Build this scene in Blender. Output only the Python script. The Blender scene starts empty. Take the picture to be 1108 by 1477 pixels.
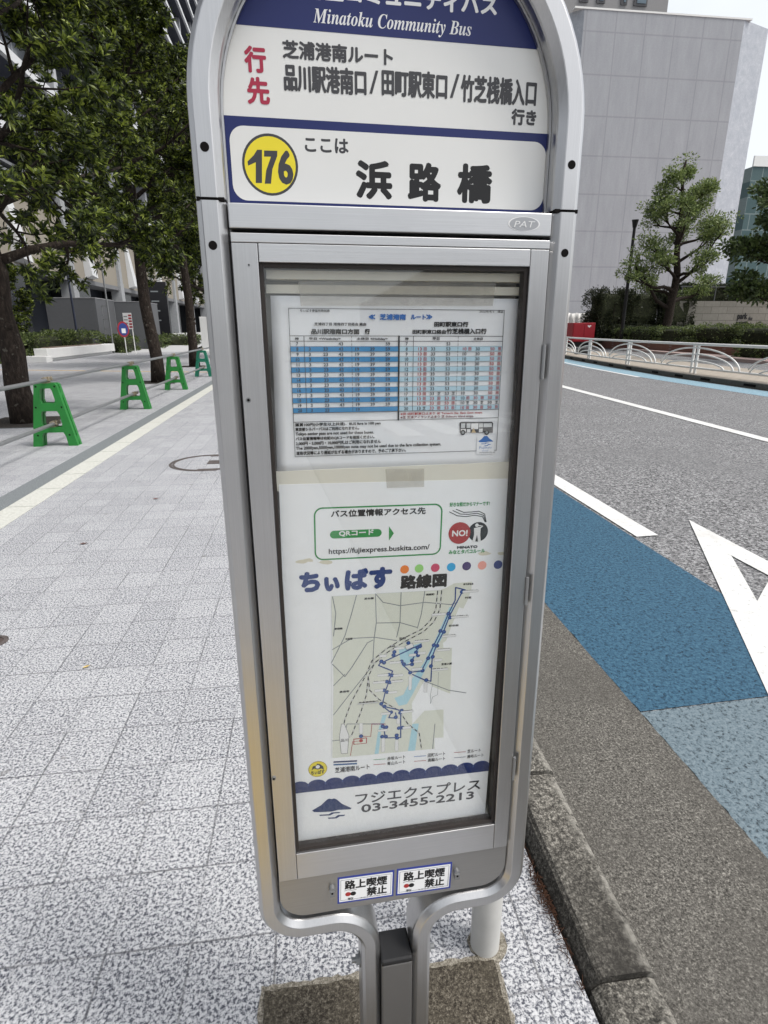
import bpy, bmesh, math, random
import numpy as np
from mathutils import Vector, Matrix

scene = bpy.context.scene
COL = scene.collection
R = math.radians

# ------------------------------------------------------------------ camera
FPX, PITCH, YAW, ROLL, CAMH = 817.0, R(17.97), R(7.43), -0.0036, 1.5
FW = Vector((math.sin(YAW) * math.cos(PITCH), math.cos(YAW) * math.cos(PITCH), -math.sin(PITCH)))
RT = Vector((math.cos(YAW), -math.sin(YAW), 0))
UP = RT.cross(FW)
RT2 = RT * math.cos(ROLL) + UP * math.sin(ROLL)
UP2 = UP * math.cos(ROLL) - RT * math.sin(ROLL)
cam = bpy.data.cameras.new('camera')
cam.sensor_fit = 'HORIZONTAL'
cam.sensor_width = 36
cam.lens = FPX / 1108 * 36
cam.clip_start = 0.02
cam.clip_end = 3000
cam_o = bpy.data.objects.new('camera', cam)
COL.objects.link(cam_o)
cam_o.matrix_world = Matrix(((RT2.x, UP2.x, -FW.x, 0), (RT2.y, UP2.y, -FW.y, 0), (RT2.z, UP2.z, -FW.z, CAMH), (0, 0, 0, 1)))
scene.camera = cam_o

# ------------------------------------------------------------------ sky, sun, exposure
SUN_EL, SUN_AZ = R(58), R(115)      # azimuth measured from +Y towards +X
world = bpy.data.worlds.new('World')
scene.world = world
world.use_nodes = True
wn = world.node_tree
bg = wn.nodes['Background']
sky = wn.nodes.new('ShaderNodeTexSky')
sky.sky_type = 'NISHITA'
sky.sun_disc = False
sky.sun_elevation = SUN_EL
sky.sun_rotation = SUN_AZ
sky.air_density = 1.0
sky.dust_density = 4.0
sky.ozone_density = 1.0
hsv = wn.nodes.new('ShaderNodeHueSaturation')
hsv.inputs['Saturation'].default_value = 0.28
hsv.inputs['Value'].default_value = 1.35
wn.links.new(sky.outputs[0], hsv.inputs['Color'])
tcw = wn.nodes.new('ShaderNodeTexCoord'); cn = wn.nodes.new('ShaderNodeTexNoise'); cn.inputs['Scale'].default_value = 3.2; cn.inputs['Detail'].default_value = 7
mpw = wn.nodes.new('ShaderNodeMapping'); mpw.inputs['Scale'].default_value = (1, 1, 2.2); wn.links.new(tcw.outputs['Generated'], mpw.inputs[0]); wn.links.new(mpw.outputs[0], cn.inputs['Vector'])
cr = wn.nodes.new('ShaderNodeValToRGB'); cr.color_ramp.elements[0].position = 0.42; cr.color_ramp.elements[1].position = 0.66
wn.links.new(cn.outputs['Fac'], cr.inputs[0])
cmx = wn.nodes.new('ShaderNodeMix'); cmx.data_type = 'RGBA'; cmx.blend_type = 'MIX'
wn.links.new(cr.outputs[0], cmx.inputs[0]); wn.links.new(hsv.outputs[0], cmx.inputs[6]); cmx.inputs[7].default_value = (4.9, 5.15, 5.3, 1)
wn.links.new(cmx.outputs[2], bg.inputs['Color'])
bg.inputs['Strength'].default_value = 0.13

sun = bpy.data.lights.new('sun', 'SUN')
sun.energy = 1.5
sun.angle = R(12)
sun.color = (1.0, 0.96, 0.9)
sun_o = bpy.data.objects.new('sun', sun)
COL.objects.link(sun_o)
sd = Vector((math.sin(SUN_AZ) * math.cos(SUN_EL), math.cos(SUN_AZ) * math.cos(SUN_EL), math.sin(SUN_EL)))
sun_o.rotation_euler = sd.to_track_quat('Z', 'Y').to_euler()
sun_o.location = (20, -10, 40)

scene.view_settings.view_transform = 'Standard'
scene.view_settings.look = 'None'
scene.view_settings.gamma = 1
scene.view_settings.use_curve_mapping = False
scene.view_settings.exposure = 0.58

# ------------------------------------------------------------------ pixel to point on a plane (photo pixels, 1108 x 1477)
def ray(px, py):
    return FW + RT2 * ((px - 554) / FPX) + UP2 * (-(py - 738.5) / FPX)
def at(px, py, Y):
    d = ray(px, py); t = Y / d.y
    return Vector((d.x * t, Y, CAMH + d.z * t))
def gnd(px, py, z=0.0):
    d = ray(px, py); t = (z - CAMH) / d.z
    return Vector((d.x * t, d.y * t, z))

# the sign itself stands a touch turned and leaning: its own frame, for shapes given by photo pixel
S_PIV = Vector((0.111, 0.72, 1.2))
S_ROT = Matrix.Rotation(R(2.38), 3, 'Z') @ Matrix.Rotation(R(0.12), 3, 'Y') @ Matrix.Rotation(R(-1.385), 3, 'X')
def at_sign(px, py, Y):
    M = S_ROT.transposed()
    o = M @ (Vector((0, 0, CAMH)) - S_PIV) + S_PIV; d = M @ ray(px, py)
    return o + d * ((Y - o.y) / d.y)
def set_on_sign(root):
    root.location = S_ROT @ (Vector(root['origin']) - S_PIV) + S_PIV
    root.rotation_euler = S_ROT.to_euler()

# ------------------------------------------------------------------ materials
MATS = {}
class NT:
    """small wrapper for building node materials"""
    def __init__(s, name):
        s.m = bpy.data.materials.new(name); s.m.use_nodes = True
        s.t = s.m.node_tree; s.b = s.t.nodes['Principled BSDF']
        s.out = s.t.nodes['Material Output']
    def n(s, typ, **kw):
        nd = s.t.nodes.new(typ)
        for k, v in kw.items(): setattr(nd, k, v)
        return nd
    def l(s, a, b): s.t.links.new(a, b)
    def val(s, sock, v):
        if hasattr(v, 'is_output') or isinstance(v, bpy.types.NodeSocket): s.l(v, sock)
        else: sock.default_value = v
    def math(s, op, a, b=0.0, c=0.0):
        nd = s.n('ShaderNodeMath', operation=op)
        s.val(nd.inputs[0], a); s.val(nd.inputs[1], b); s.val(nd.inputs[2], c)
        return nd.outputs[0]
    def coord(s, which='Object'):
        return s.n('ShaderNodeTexCoord').outputs[which]
    def mapping(s, v, scale=(1, 1, 1), loc=(0, 0, 0), rot=(0, 0, 0)):
        m = s.n('ShaderNodeMapping'); s.l(v, m.inputs[0])
        m.inputs['Scale'].default_value = scale; m.inputs['Location'].default_value = loc; m.inputs['Rotation'].default_value = rot
        return m.outputs[0]
    def noise(s, v, scale, detail=3, rough=0.55, dist=0.0):
        nd = s.n('ShaderNodeTexNoise'); s.l(v, nd.inputs['Vector'])
        nd.inputs['Scale'].default_value = scale; nd.inputs['Detail'].default_value = detail
        nd.inputs['Roughness'].default_value = rough; nd.inputs['Distortion'].default_value = dist
        return nd.outputs['Fac']
    def ramp(s, f, stops, interp='LINEAR'):
        nd = s.n('ShaderNodeValToRGB'); s.l(f, nd.inputs[0]); cr = nd.color_ramp; cr.interpolation = interp
        while len(cr.elements) < len(stops): cr.elements.new(0.5)
        for e, (p, c) in zip(cr.elements, stops):
            e.position = p; e.color = (c, c, c, 1) if not isinstance(c, tuple) else (*c, 1)
        return nd.outputs[0]
    def mix(s, f, a, b, mode='MIX'):
        nd = s.n('ShaderNodeMix', data_type='RGBA', blend_type=mode)
        s.val(nd.inputs[0], f)
        s.val(nd.inputs[6], (*a, 1) if isinstance(a, tuple) else a)
        s.val(nd.inputs[7], (*b, 1) if isinstance(b, tuple) else b)
        return nd.outputs[2]
    def bump(s, h, strength, dist):
        nd = s.n('ShaderNodeBump'); s.l(h, nd.inputs['Height'])
        nd.inputs['Strength'].default_value = strength; nd.inputs['Distance'].default_value = dist
        s.l(nd.outputs[0], s.b.inputs['Normal'])
    def color(s, c): s.val(s.b.inputs['Base Color'], (*c, 1) if isinstance(c, tuple) else c)
    def set(s, rough=0.6, metal=0.0, spec=0.5):
        s.val(s.b.inputs['Roughness'], rough); s.val(s.b.inputs['Metallic'], metal)
        s.val(s.b.inputs['Specular IOR Level'], spec)

def plain(name, col, rough=0.6, metal=0.0, spec=0.4, var=0.12, scale=6.0):
    """flat colour with a little wear in it"""
    if name in MATS: return MATS[name]
    t = NT(name)
    f = t.noise(t.coord(), scale, 5, 0.6)
    lo = tuple(c * (1 - var) for c in col); hi = tuple(min(1, c * (1 + var)) for c in col)
    t.color(t.mix(f, lo, hi)); t.set(rough, metal, spec)
    MATS[name] = t.m
    return t.m

def ink(name, col):
    if name in MATS: return MATS[name]
    t = NT('ink_' + name); t.color(col); t.set(0.45, 0, 0.35); MATS[name] = t.m
    return t.m

def mat_aluminium(name, base, stretch, rough=0.31):
    t = NT(name); c = t.coord()
    v = t.mapping(c, stretch)
    f = t.noise(v, 1.0, 4, 0.7)
    blot = t.noise(c, 9.0, 4, 0.6)
    col = t.mix(f, tuple(x * 0.78 for x in base), tuple(x * 1.10 for x in base))
    col = t.mix(t.ramp(blot, [(0.35, 0.0), (0.8, 0.40)]), col, tuple(x * 0.78 for x in base))
    t.color(col)
    rg = t.math('MULTIPLY_ADD', f, 0.14, rough - 0.07)
    t.set(rg, 0.96, 0.5)
    t.bump(f, 0.06, 0.002)
    return t.m
M_ALU = mat_aluminium('anodised_aluminium', (0.53, 0.528, 0.53), (900, 300, 6))
M_ALUH = mat_aluminium('aluminium_rail', (0.60, 0.598, 0.60), (6, 300, 900))
M_PLATE = mat_aluminium('aluminium_plate', (0.40, 0.392, 0.382), (8, 200, 700), 0.42)

def mat_pavers():
    t = NT('granite_pavers'); c = t.coord()
    sx = t.n('ShaderNodeSeparateXYZ'); t.l(c, sx.inputs[0])
    SX, SY, OX, OY = 0.2125, 0.2225, -0.357, 1.0975
    gx = t.math('DIVIDE', t.math('SUBTRACT', sx.outputs[0], OX), SX)
    gy = t.math('DIVIDE', t.math('SUBTRACT', sx.outputs[1], OY), SY)
    def joint(g, size, other, seed, lo):
        rx = t.math('ROUND', g)
        d = t.math('MULTIPLY', t.math('ABSOLUTE', t.math('SUBTRACT', g, rx)), size)
        w = t.n('ShaderNodeTexWhiteNoise', noise_dimensions='3D')
        cb = t.n('ShaderNodeCombineXYZ')
        t.l(rx, cb.inputs[0]); t.l(t.math('FLOOR', other), cb.inputs[1]); cb.inputs[2].default_value = seed
        t.l(cb.outputs[0], w.inputs[0])
        amp = t.math('MULTIPLY_ADD', t.math('POWER', w.outputs['Value'], 1.4), 1 - lo, lo)
        line = t.math('SUBTRACT', 1.0, t.math('SMOOTHSTEP', d, 0.0007, 0.0026)) if False else None
        mr = t.n('ShaderNodeMapRange'); t.l(d, mr.inputs['Value'])
        mr.inputs['From Min'].default_value = 0.0016; mr.inputs['From Max'].default_value = 0.0040
        mr.inputs['To Min'].default_value = 1.0; mr.inputs['To Max'].default_value = 0.0
        return t.math('MULTIPLY', mr.outputs[0], amp)
    j = t.math('MAXIMUM', joint(gx, SX, gy, 3.1, 0.40), joint(gy, SY, gx, 8.7, 0.55))
    # every stone has its own tone
    wn_ = t.n('ShaderNodeTexWhiteNoise', noise_dimensions='3D'); cb = t.n('ShaderNodeCombineXYZ')
    t.l(t.math('FLOOR', gx), cb.inputs[0]); t.l(t.math('FLOOR', gy), cb.inputs[1]); t.l(cb.outputs[0], wn_.inputs[0])
    tone = wn_.outputs['Value']
    n1 = t.noise(c, 122, 2, 0.6, 0.4)
    n2 = t.noise(c, 250, 2, 0.6)
    f = t.math('ADD', t.math('MULTIPLY', n1, 0.7), t.math('MULTIPLY', n2, 0.3))
    f = t.math('ADD', f, t.math('MULTIPLY', t.math('SUBTRACT', tone, 0.5), 0.022))
    col = t.ramp(f, [(0.37, (0.055, 0.058, 0.074)), (0.44, (0.155, 0.16, 0.18)), (0.49, (0.335, 0.34, 0.355)), (0.55, (0.485, 0.488, 0.50)), (0.68, (0.58, 0.58, 0.59))])
    big = t.noise(c, 1.3, 5, 0.65)
    col = t.mix(t.ramp(big, [(0.35, 0.0), (0.75, 0.16)]), col, (0.5, 0.5, 0.505), 'MULTIPLY')
    big2 = t.noise(c, 5.0, 4, 0.7)
    col = t.mix(t.ramp(big2, [(0.60, 0.0), (0.8, 0.16)]), col, (0.30, 0.29, 0.28))
    gum = t.noise(c, 11, 2, 0.4)
    col = t.mix(t.ramp(gum, [(0.73, 0.0), (0.755, 0.45)]), col, (0.13, 0.125, 0.12))
    col = t.mix(t.math('MULTIPLY', j, 0.75), col, (0.075, 0.076, 0.082))
    t.color(col); t.set(0.75, 0, 0.25)
    t.bump(t.math('SUBTRACT', t.math('MULTIPLY', f, 0.4), j), 0.35, 0.003)
    return t.m
M_PAVE = mat_pavers()

def mat_speckle(name, stops, s1, s2, rough=0.9, bump=0.5, bd=0.004, blot=None, blots=2.0):
    t = NT(name); c = t.coord()
    f = t.math('ADD', t.math('MULTIPLY', t.noise(c, s1, 3, 0.65, 0.4), 0.6), t.math('MULTIPLY', t.noise(c, s2, 2, 0.6), 0.4))
    col = t.ramp(f, stops)
    if blot:
        b = t.noise(c, blots, 5, 0.65)
        col = t.mix(t.ramp(b, [(0.42, 0.0), (0.72, 0.75)]), col, blot)
    t.color(col); t.set(rough, 0, 0.25); t.bump(f, bump, bd)
    return t.m
M_ASPH = mat_speckle('asphalt', [(0.38, (0.012, 0.012, 0.014)), (0.45, (0.07, 0.07, 0.073)), (0.51, (0.175, 0.174, 0.178)), (0.60, (0.40, 0.40, 0.405))], 44, 130, 0.85, 0.6, 0.006, (0.15, 0.15, 0.153), 0.7)
M_GUT = mat_speckle('gutter_concrete', [(0.37, (0.02, 0.0185, 0.016)), (0.47, (0.078, 0.073, 0.065)), (0.55, (0.14, 0.132, 0.118)), (0.66, (0.32, 0.305, 0.27))], 140, 300, 0.9, 0.5, 0.003, (0.075, 0.07, 0.062), 2.2)
def mat_kerb():
    t = NT('kerb_stone'); c = t.coord()
    f = t.math('ADD', t.math('MULTIPLY', t.noise(c, 95, 3, 0.65, 0.4), 0.6), t.math('MULTIPLY', t.noise(c, 230, 2, 0.6), 0.4))
    sx = t.n('ShaderNodeSeparateXYZ'); t.l(c, sx.inputs[0])
    col = t.ramp(f, [(0.37, (0.018, 0.017, 0.015)), (0.47, (0.07, 0.065, 0.057)), (0.55, (0.155, 0.146, 0.127)), (0.66, (0.36, 0.34, 0.30))])
    # stained end at the joint; shade painted on the inner face; broken by noise
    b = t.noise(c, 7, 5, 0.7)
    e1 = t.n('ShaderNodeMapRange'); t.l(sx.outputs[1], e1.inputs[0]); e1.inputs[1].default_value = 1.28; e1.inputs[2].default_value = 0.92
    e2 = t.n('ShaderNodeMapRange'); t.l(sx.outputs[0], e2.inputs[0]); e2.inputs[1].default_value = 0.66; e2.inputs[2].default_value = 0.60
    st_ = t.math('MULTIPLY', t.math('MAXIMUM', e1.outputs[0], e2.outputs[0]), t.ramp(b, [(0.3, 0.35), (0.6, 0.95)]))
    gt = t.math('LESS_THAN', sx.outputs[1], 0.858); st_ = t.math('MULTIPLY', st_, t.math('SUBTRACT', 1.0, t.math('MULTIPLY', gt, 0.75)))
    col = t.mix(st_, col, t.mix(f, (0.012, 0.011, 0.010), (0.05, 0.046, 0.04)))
    # highlight of the rounded road-side arris, painted in as a pale stripe
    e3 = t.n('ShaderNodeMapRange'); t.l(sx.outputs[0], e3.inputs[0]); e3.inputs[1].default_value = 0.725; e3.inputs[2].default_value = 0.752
    hl = t.math('MULTIPLY', e3.outputs[0], t.ramp(t.noise(c, 26, 4, 0.7), [(0.42, 0.0), (0.6, 0.55)]))
    col = t.mix(hl, col, (0.33, 0.315, 0.28))
    t.color(col); t.set(0.9, 0, 0.25); t.bump(f, 0.7, 0.004)
    return t.m
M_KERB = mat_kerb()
M_PAD = mat_speckle('footing_concrete', [(0.37, (0.014, 0.011, 0.008)), (0.47, (0.052, 0.044, 0.034)), (0.55, (0.095, 0.083, 0.064)), (0.68, (0.24, 0.215, 0.175))], 130, 300, 0.92, 0.8, 0.004, (0.06, 0.052, 0.038), 7)
M_MORTAR = mat_speckle('mortar', [(0.38, (0.085, 0.075, 0.06)), (0.5, (0.19, 0.172, 0.14)), (0.64, (0.36, 0.335, 0.285))], 140, 300)
M_BLUE = mat_speckle('blue_lane_paint', [(0.36, (0.004, 0.012, 0.022)), (0.43, (0.02, 0.06, 0.102)), (0.50, (0.034, 0.094, 0.152)), (0.66, (0.062, 0.145, 0.21))], 52, 150, 0.75, 1.0, 0.010)
M_BLUE2 = mat_speckle('faded_blue_lane_paint', [(0.36, (0.022, 0.028, 0.033)), (0.42, (0.07, 0.095, 0.112)), (0.48, (0.125, 0.168, 0.195)), (0.68, (0.20, 0.245, 0.27))], 55, 150, 0.8, 0.9, 0.008)
M_BLUE3 = mat_speckle('pale_blue_lane_paint', [(0.36, (0.13, 0.21, 0.27)), (0.5, (0.20, 0.32, 0.39)), (0.66, (0.34, 0.43, 0.48))], 20, 60, 0.8)
M_WHITE = mat_speckle('white_road_paint', [(0.33, (0.16, 0.16, 0.16)), (0.375, (0.50, 0.50, 0.49)), (0.45, (0.62, 0.62, 0.61)), (0.7, (0.70, 0.70, 0.69))], 26, 140, 0.7, 0.3, 0.003, (0.50, 0.49, 0.47), 3.0)
M_STRIP = mat_speckle('pale_stone_strip', [(0.35, (0.38, 0.38, 0.345)), (0.5, (0.50, 0.50, 0.46)), (0.66, (0.58, 0.58, 0.54))], 40, 200, 0.8, 0.2, 0.002)
M_GREYSTRIP = mat_speckle('grey_stone_strip', [(0.38, (0.09, 0.10, 0.108)), (0.5, (0.165, 0.18, 0.187)), (0.64, (0.26, 0.275, 0.283))], 80, 220, 0.8, 0.2, 0.002)

def mat_leaf(name, cols, trans=0.35):
    t = NT(name)
    g = t.n('ShaderNodeNewGeometry')
    r = g.outputs['Random Per Island']
    nz = t.noise(t.coord(), 3.2, 3, 0.6)
    f = t.math('ADD', t.math('MULTIPLY', r, 0.42), t.math('MULTIPLY', nz, 0.58))
    col = t.ramp(f, [(0.24, cols[0]), (0.45, cols[1]), (0.56, cols[2]), (0.70, cols[3])])
    t.color(col); t.set(0.42, 0, 0.45)
    tr = t.n('ShaderNodeBsdfTranslucent'); t.l(col, tr.inputs[0])
    mx = t.n('ShaderNodeMixShader'); mx.inputs[0].default_value = trans
    t.l(t.b.outputs[0], mx.inputs[1]); t.l(tr.outputs[0], mx.inputs[2]); t.l(mx.outputs[0], t.out.inputs[0])
    return t.m
M_LEAF = mat_leaf('evergreen_leaf', [(0.008, 0.013, 0.004), (0.019, 0.031, 0.007), (0.075, 0.108, 0.016), (0.25, 0.30, 0.045)])
M_LEAF2 = mat_leaf('street_tree_leaf', [(0.055, 0.083, 0.028), (0.12, 0.17, 0.055), (0.19, 0.25, 0.08), (0.29, 0.35, 0.12)])
M_LEAF3 = mat_leaf('hedge_leaf', [(0.03, 0.048, 0.018), (0.068, 0.095, 0.032), (0.12, 0.16, 0.048), (0.19, 0.235, 0.075)])
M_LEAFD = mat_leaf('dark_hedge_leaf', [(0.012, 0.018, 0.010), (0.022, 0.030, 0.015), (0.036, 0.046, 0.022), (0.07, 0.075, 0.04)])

def mat_bark():
    t = NT('bark'); c = t.coord()
    f = t.noise(t.mapping(c, (1, 1, 0.35)), 22, 6, 0.7)
    col = t.ramp(f, [(0.3, (0.008, 0.006, 0.005)), (0.52, (0.026, 0.019, 0.015)), (0.7, (0.056, 0.044, 0.035))])
    sp = t.noise(c, 13, 3, 0.5)
    col = t.mix(t.ramp(sp, [(0.64, 0.0), (0.7, 0.6)]), col, (0.13, 0.12, 0.10))
    t.color(col); t.set(0.9, 0, 0.2); t.bump(f, 0.9, 0.03)
    return t.m
M_BARK = mat_bark()

def mat_panels():
    t = NT('grey_wall_panels'); c = t.coord()
    sx = t.n('ShaderNodeSeparateXYZ'); t.l(c, sx.inputs[0])
    def ln(sock, off, per, w):
        g = t.math('DIVIDE', t.math('SUBTRACT', sock, off), per)
        d = t.math('MULTIPLY', t.math('ABSOLUTE', t.math('SUBTRACT', g, t.math('ROUND', g))), per)
        mr = t.n('ShaderNodeMapRange'); t.l(d, mr.inputs['Value'])
        mr.inputs['From Min'].default_value = w * 0.5; mr.inputs['From Max'].default_value = w
        mr.inputs['To Min'].default_value = 1.0; mr.inputs['To Max'].default_value = 0.0
        return mr.outputs[0]
    j = t.math('MAXIMUM', ln(sx.outputs[0], 29.3, 2.9, 0.075), ln(sx.outputs[2], 7.45, 3.32, 0.08))
    streak = t.noise(t.mapping(c, (1.3, 1, 0.25)), 1.2, 6, 0.7)
    fine = t.noise(c, 7, 4, 0.7)
    col = t.ramp(t.math('ADD', t.math('MULTIPLY', streak, 0.6), t.math('MULTIPLY', fine, 0.4)), [(0.3, (0.305, 0.314, 0.338)), (0.55, (0.362, 0.371, 0.395)), (0.75, (0.42, 0.43, 0.453))])
    col = t.mix(t.math('MULTIPLY', j, 0.34), col, (0.19, 0.19, 0.202))
    t.color(col); t.set(0.85, 0, 0.2)
    return t.m
M_PANEL = mat_panels()

def mat_blocks(name, c1, c2, mortar, sx, sy, msize=0.02, vertical=True):
    t = NT(name); c = t.coord()
    v = t.mapping(c, (1, 1, 1), (0, 0, 0), (R(90), 0, 0)) if vertical else c
    b = t.n('ShaderNodeTexBrick'); t.l(v, b.inputs['Vector'])
    b.inputs['Color1'].default_value = (*c1, 1); b.inputs['Color2'].default_value = (*c2, 1); b.inputs['Mortar'].default_value = (*mortar, 1)
    b.inputs['Scale'].default_value = 1.0; b.inputs['Brick Width'].default_value = sx; b.inputs['Row Height'].default_value = sy
    b.inputs['Mortar Size'].default_value = msize; b.inputs['Mortar Smooth'].default_value = 0.3
    f = t.noise(c, 5, 5, 0.7)
    t.color(t.mix(t.ramp(f, [(0.35, 0.0), (0.8, 0.5)]), b.outputs[0], tuple(x * 0.55 for x in c1)))
    t.set(0.85, 0, 0.2)
    return t.m
M_BRICK = mat_blocks('red_brick', (0.20, 0.095, 0.07), (0.16, 0.075, 0.058), (0.22, 0.17, 0.15), 0.24, 0.085, 0.008)
M_BOARDCONC = mat_blocks('concrete_wall', (0.19, 0.182, 0.158), (0.235, 0.225, 0.198), (0.10, 0.094, 0.082), 1.35, 0.5, 0.02)
M_FARPAVE = mat_blocks('far_brick_paving', (0.38, 0.335, 0.285), (0.33, 0.295, 0.25), (0.20, 0.18, 0.16), 0.3, 0.15, 0.01, False)

def mat_glass(name, tint=(0.03, 0.045, 0.055), rough=0.05):
    return plain(name, tint, rough, 0.0, 0.8, 0.25, 0.4)
M_DGLASS = mat_glass('dark_glazing')

def mat_pane():
    t = NT('window_pane')
    lw = t.n('ShaderNodeLayerWeight'); lw.inputs['Blend'].default_value = 0.5
    fac = t.math('MULTIPLY_ADD', t.math('POWER', lw.outputs['Facing'], 4.0), 0.85, 0.05)
    tr = t.n('ShaderNodeBsdfTransparent'); tr.inputs[0].default_value = (0.988, 0.992, 0.99, 1)
    gl = t.n('ShaderNodeBsdfGlossy'); gl.inputs['Roughness'].default_value = 0.01
    sm = t.noise(t.coord(), 16, 5, 0.7)
    df = t.n('ShaderNodeBsdfDiffuse'); df.inputs[0].default_value = (0.8, 0.8, 0.78, 1)
    m0 = t.n('ShaderNodeMixShader'); t.l(t.ramp(sm, [(0.45, 0.0), (0.8, 0.03)]), m0.inputs[0]); t.l(tr.outputs[0], m0.inputs[1]); t.l(df.outputs[0], m0.inputs[2])
    mx = t.n('ShaderNodeMixShader'); t.l(fac, mx.inputs[0]); t.l(m0.outputs[0], mx.inputs[1]); t.l(gl.outputs[0], mx.inputs[2])
    t.l(mx.outputs[0], t.out.inputs[0])
    return t.m
M_PANE = mat_pane()
def mat_tape():
    t = NT('clear_tape')
    tr = t.n('ShaderNodeBsdfTransparent'); tr.inputs[0].default_value = (0.95, 0.94, 0.92, 1)
    df = t.n('ShaderNodeBsdfPrincipled'); df.inputs['Base Color'].default_value = (0.66, 0.65, 0.62, 1); df.inputs['Roughness'].default_value = 0.25
    f = t.noise(t.mapping(t.coord(), (1, 1, 1)), 22, 4, 0.7)
    mx = t.n('ShaderNodeMixShader'); t.l(t.ramp(f, [(0.3, 0.10), (0.75, 0.20)]), mx.inputs[0]); t.l(tr.outputs[0], mx.inputs[1]); t.l(df.outputs[0], mx.inputs[2])
    t.l(mx.outputs[0], t.out.inputs[0])
    return t.m
M_TAPE = mat_tape()

M_BLACK = plain('black_rubber', (0.012, 0.012, 0.013), 0.55, 0, 0.4)
M_DARK = plain('dark_gap', (0.008, 0.007, 0.007), 0.9, 0, 0.1)
M_BROWN = plain('brown_case_lining', (0.022, 0.017, 0.015), 0.6)
M_CREAM = plain('cream_hanger', (0.66, 0.635, 0.55), 0.5, 0, 0.4, 0.06)
M_CASE = plain('case_back', (0.45, 0.43, 0.38), 0.6)
M_PAPER = plain('paper', (0.76, 0.77, 0.79), 0.7, 0, 0.2, 0.025, 18)
M_POSTER = plain('poster_sheet', (0.79, 0.80, 0.81), 0.5, 0, 0.3, 0.02, 9)
M_SIGNW = plain('sign_white', (0.66, 0.66, 0.645), 0.35, 0, 0.45, 0.03, 12)
M_POSTG = plain('grey_post', (0.17, 0.165, 0.16), 0.42, 0.6, 0.5, 0.06, 30)
M_STEEL = plain('galvanised_steel', (0.24, 0.245, 0.25), 0.40, 0.55, 0.5, 0.2, 14)
M_CLAMP = plain('rusty_clamp', (0.34, 0.29, 0.21), 0.55, 0.6, 0.5, 0.35, 40)
M_GREEN = plain('green_plastic', (0.018, 0.185, 0.032), 0.45, 0, 0.4, 0.22, 9)
M_TEAL = plain('teal_plastic', (0.012, 0.16, 0.095), 0.45, 0, 0.4, 0.22, 7)
M_WPOST = plain('white_painted_steel', (0.74, 0.74, 0.72), 0.45, 0, 0.4, 0.08, 20)
M_WCONC = plain('white_concrete', (0.62, 0.62, 0.61), 0.8, 0, 0.2, 0.08, 3)
M_GREYH = plain('grey_hoarding', (0.10, 0.103, 0.11), 0.6)
M_LGREYH = plain('light_hoarding', (0.10, 0.103, 0.11), 0.6)
M_SOIL = mat_speckle('dark_soil', [(0.38, (0.008, 0.007, 0.006)), (0.52, (0.035, 0.03, 0.026)), (0.66, (0.10, 0.09, 0.08))], 40, 110)
M_CAST = mat_speckle('cast_iron', [(0.38, (0.05, 0.042, 0.04)), (0.52, (0.095, 0.08, 0.076)), (0.66, (0.15, 0.13, 0.125))], 60, 160, 0.6)

I_K = ink('black', (0.010, 0.010, 0.011)); I_NAVY = ink('navy', (0.010, 0.018, 0.105)); I_RED = ink('red', (0.34, 0.022, 0.055))
I_W = ink('white', (0.72, 0.72, 0.72)); I_YEL = ink('yellow', (0.72, 0.60, 0.03)); I_GREYK = ink('charcoal', (0.045, 0.045, 0.05))
I_GRN = ink('green', (0.025, 0.26, 0.06)); I_TBLUE = ink('table_blue', (0.05, 0.25, 0.50)); I_LBLUE = ink('table_light_blue', (0.42, 0.60, 0.70))
I_DRED = ink('dark_red', (0.36, 0.03, 0.03)); I_BLUE = ink('blue', (0.02, 0.13, 0.42)); I_MAPLAND = ink('map_land', (0.64, 0.655, 0.575))
I_WATER = ink('map_water', (0.38, 0.60, 0.68)); I_MAPGREY = ink('map_grey', (0.22, 0.24, 0.25)); I_ROUTE = ink('route_blue', (0.025, 0.06, 0.22))
I_LGREY = ink('light_grey', (0.55, 0.57, 0.58)); I_TAN = ink('tan', (0.5, 0.38, 0.22)); I_GLUE = ink('glue_stain', (0.62, 0.58, 0.46))

# ------------------------------------------------------------------ mesh helpers
def tag(o, label=None, cat=None, group=None, kind=None):
    if label: o['label'] = label
    if cat: o['category'] = cat
    if group: o['group'] = group
    if kind: o['kind'] = kind
    return o
def empty(name, loc, label=None, cat=None, group=None):
    o = bpy.data.objects.new(name, None); COL.objects.link(o); o.location = loc; o.empty_display_size = 0.2
    o['origin'] = list(loc)
    return tag(o, label, cat, group)
def root_of(o):
    while o.parent: o = o.parent
    return o

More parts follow.
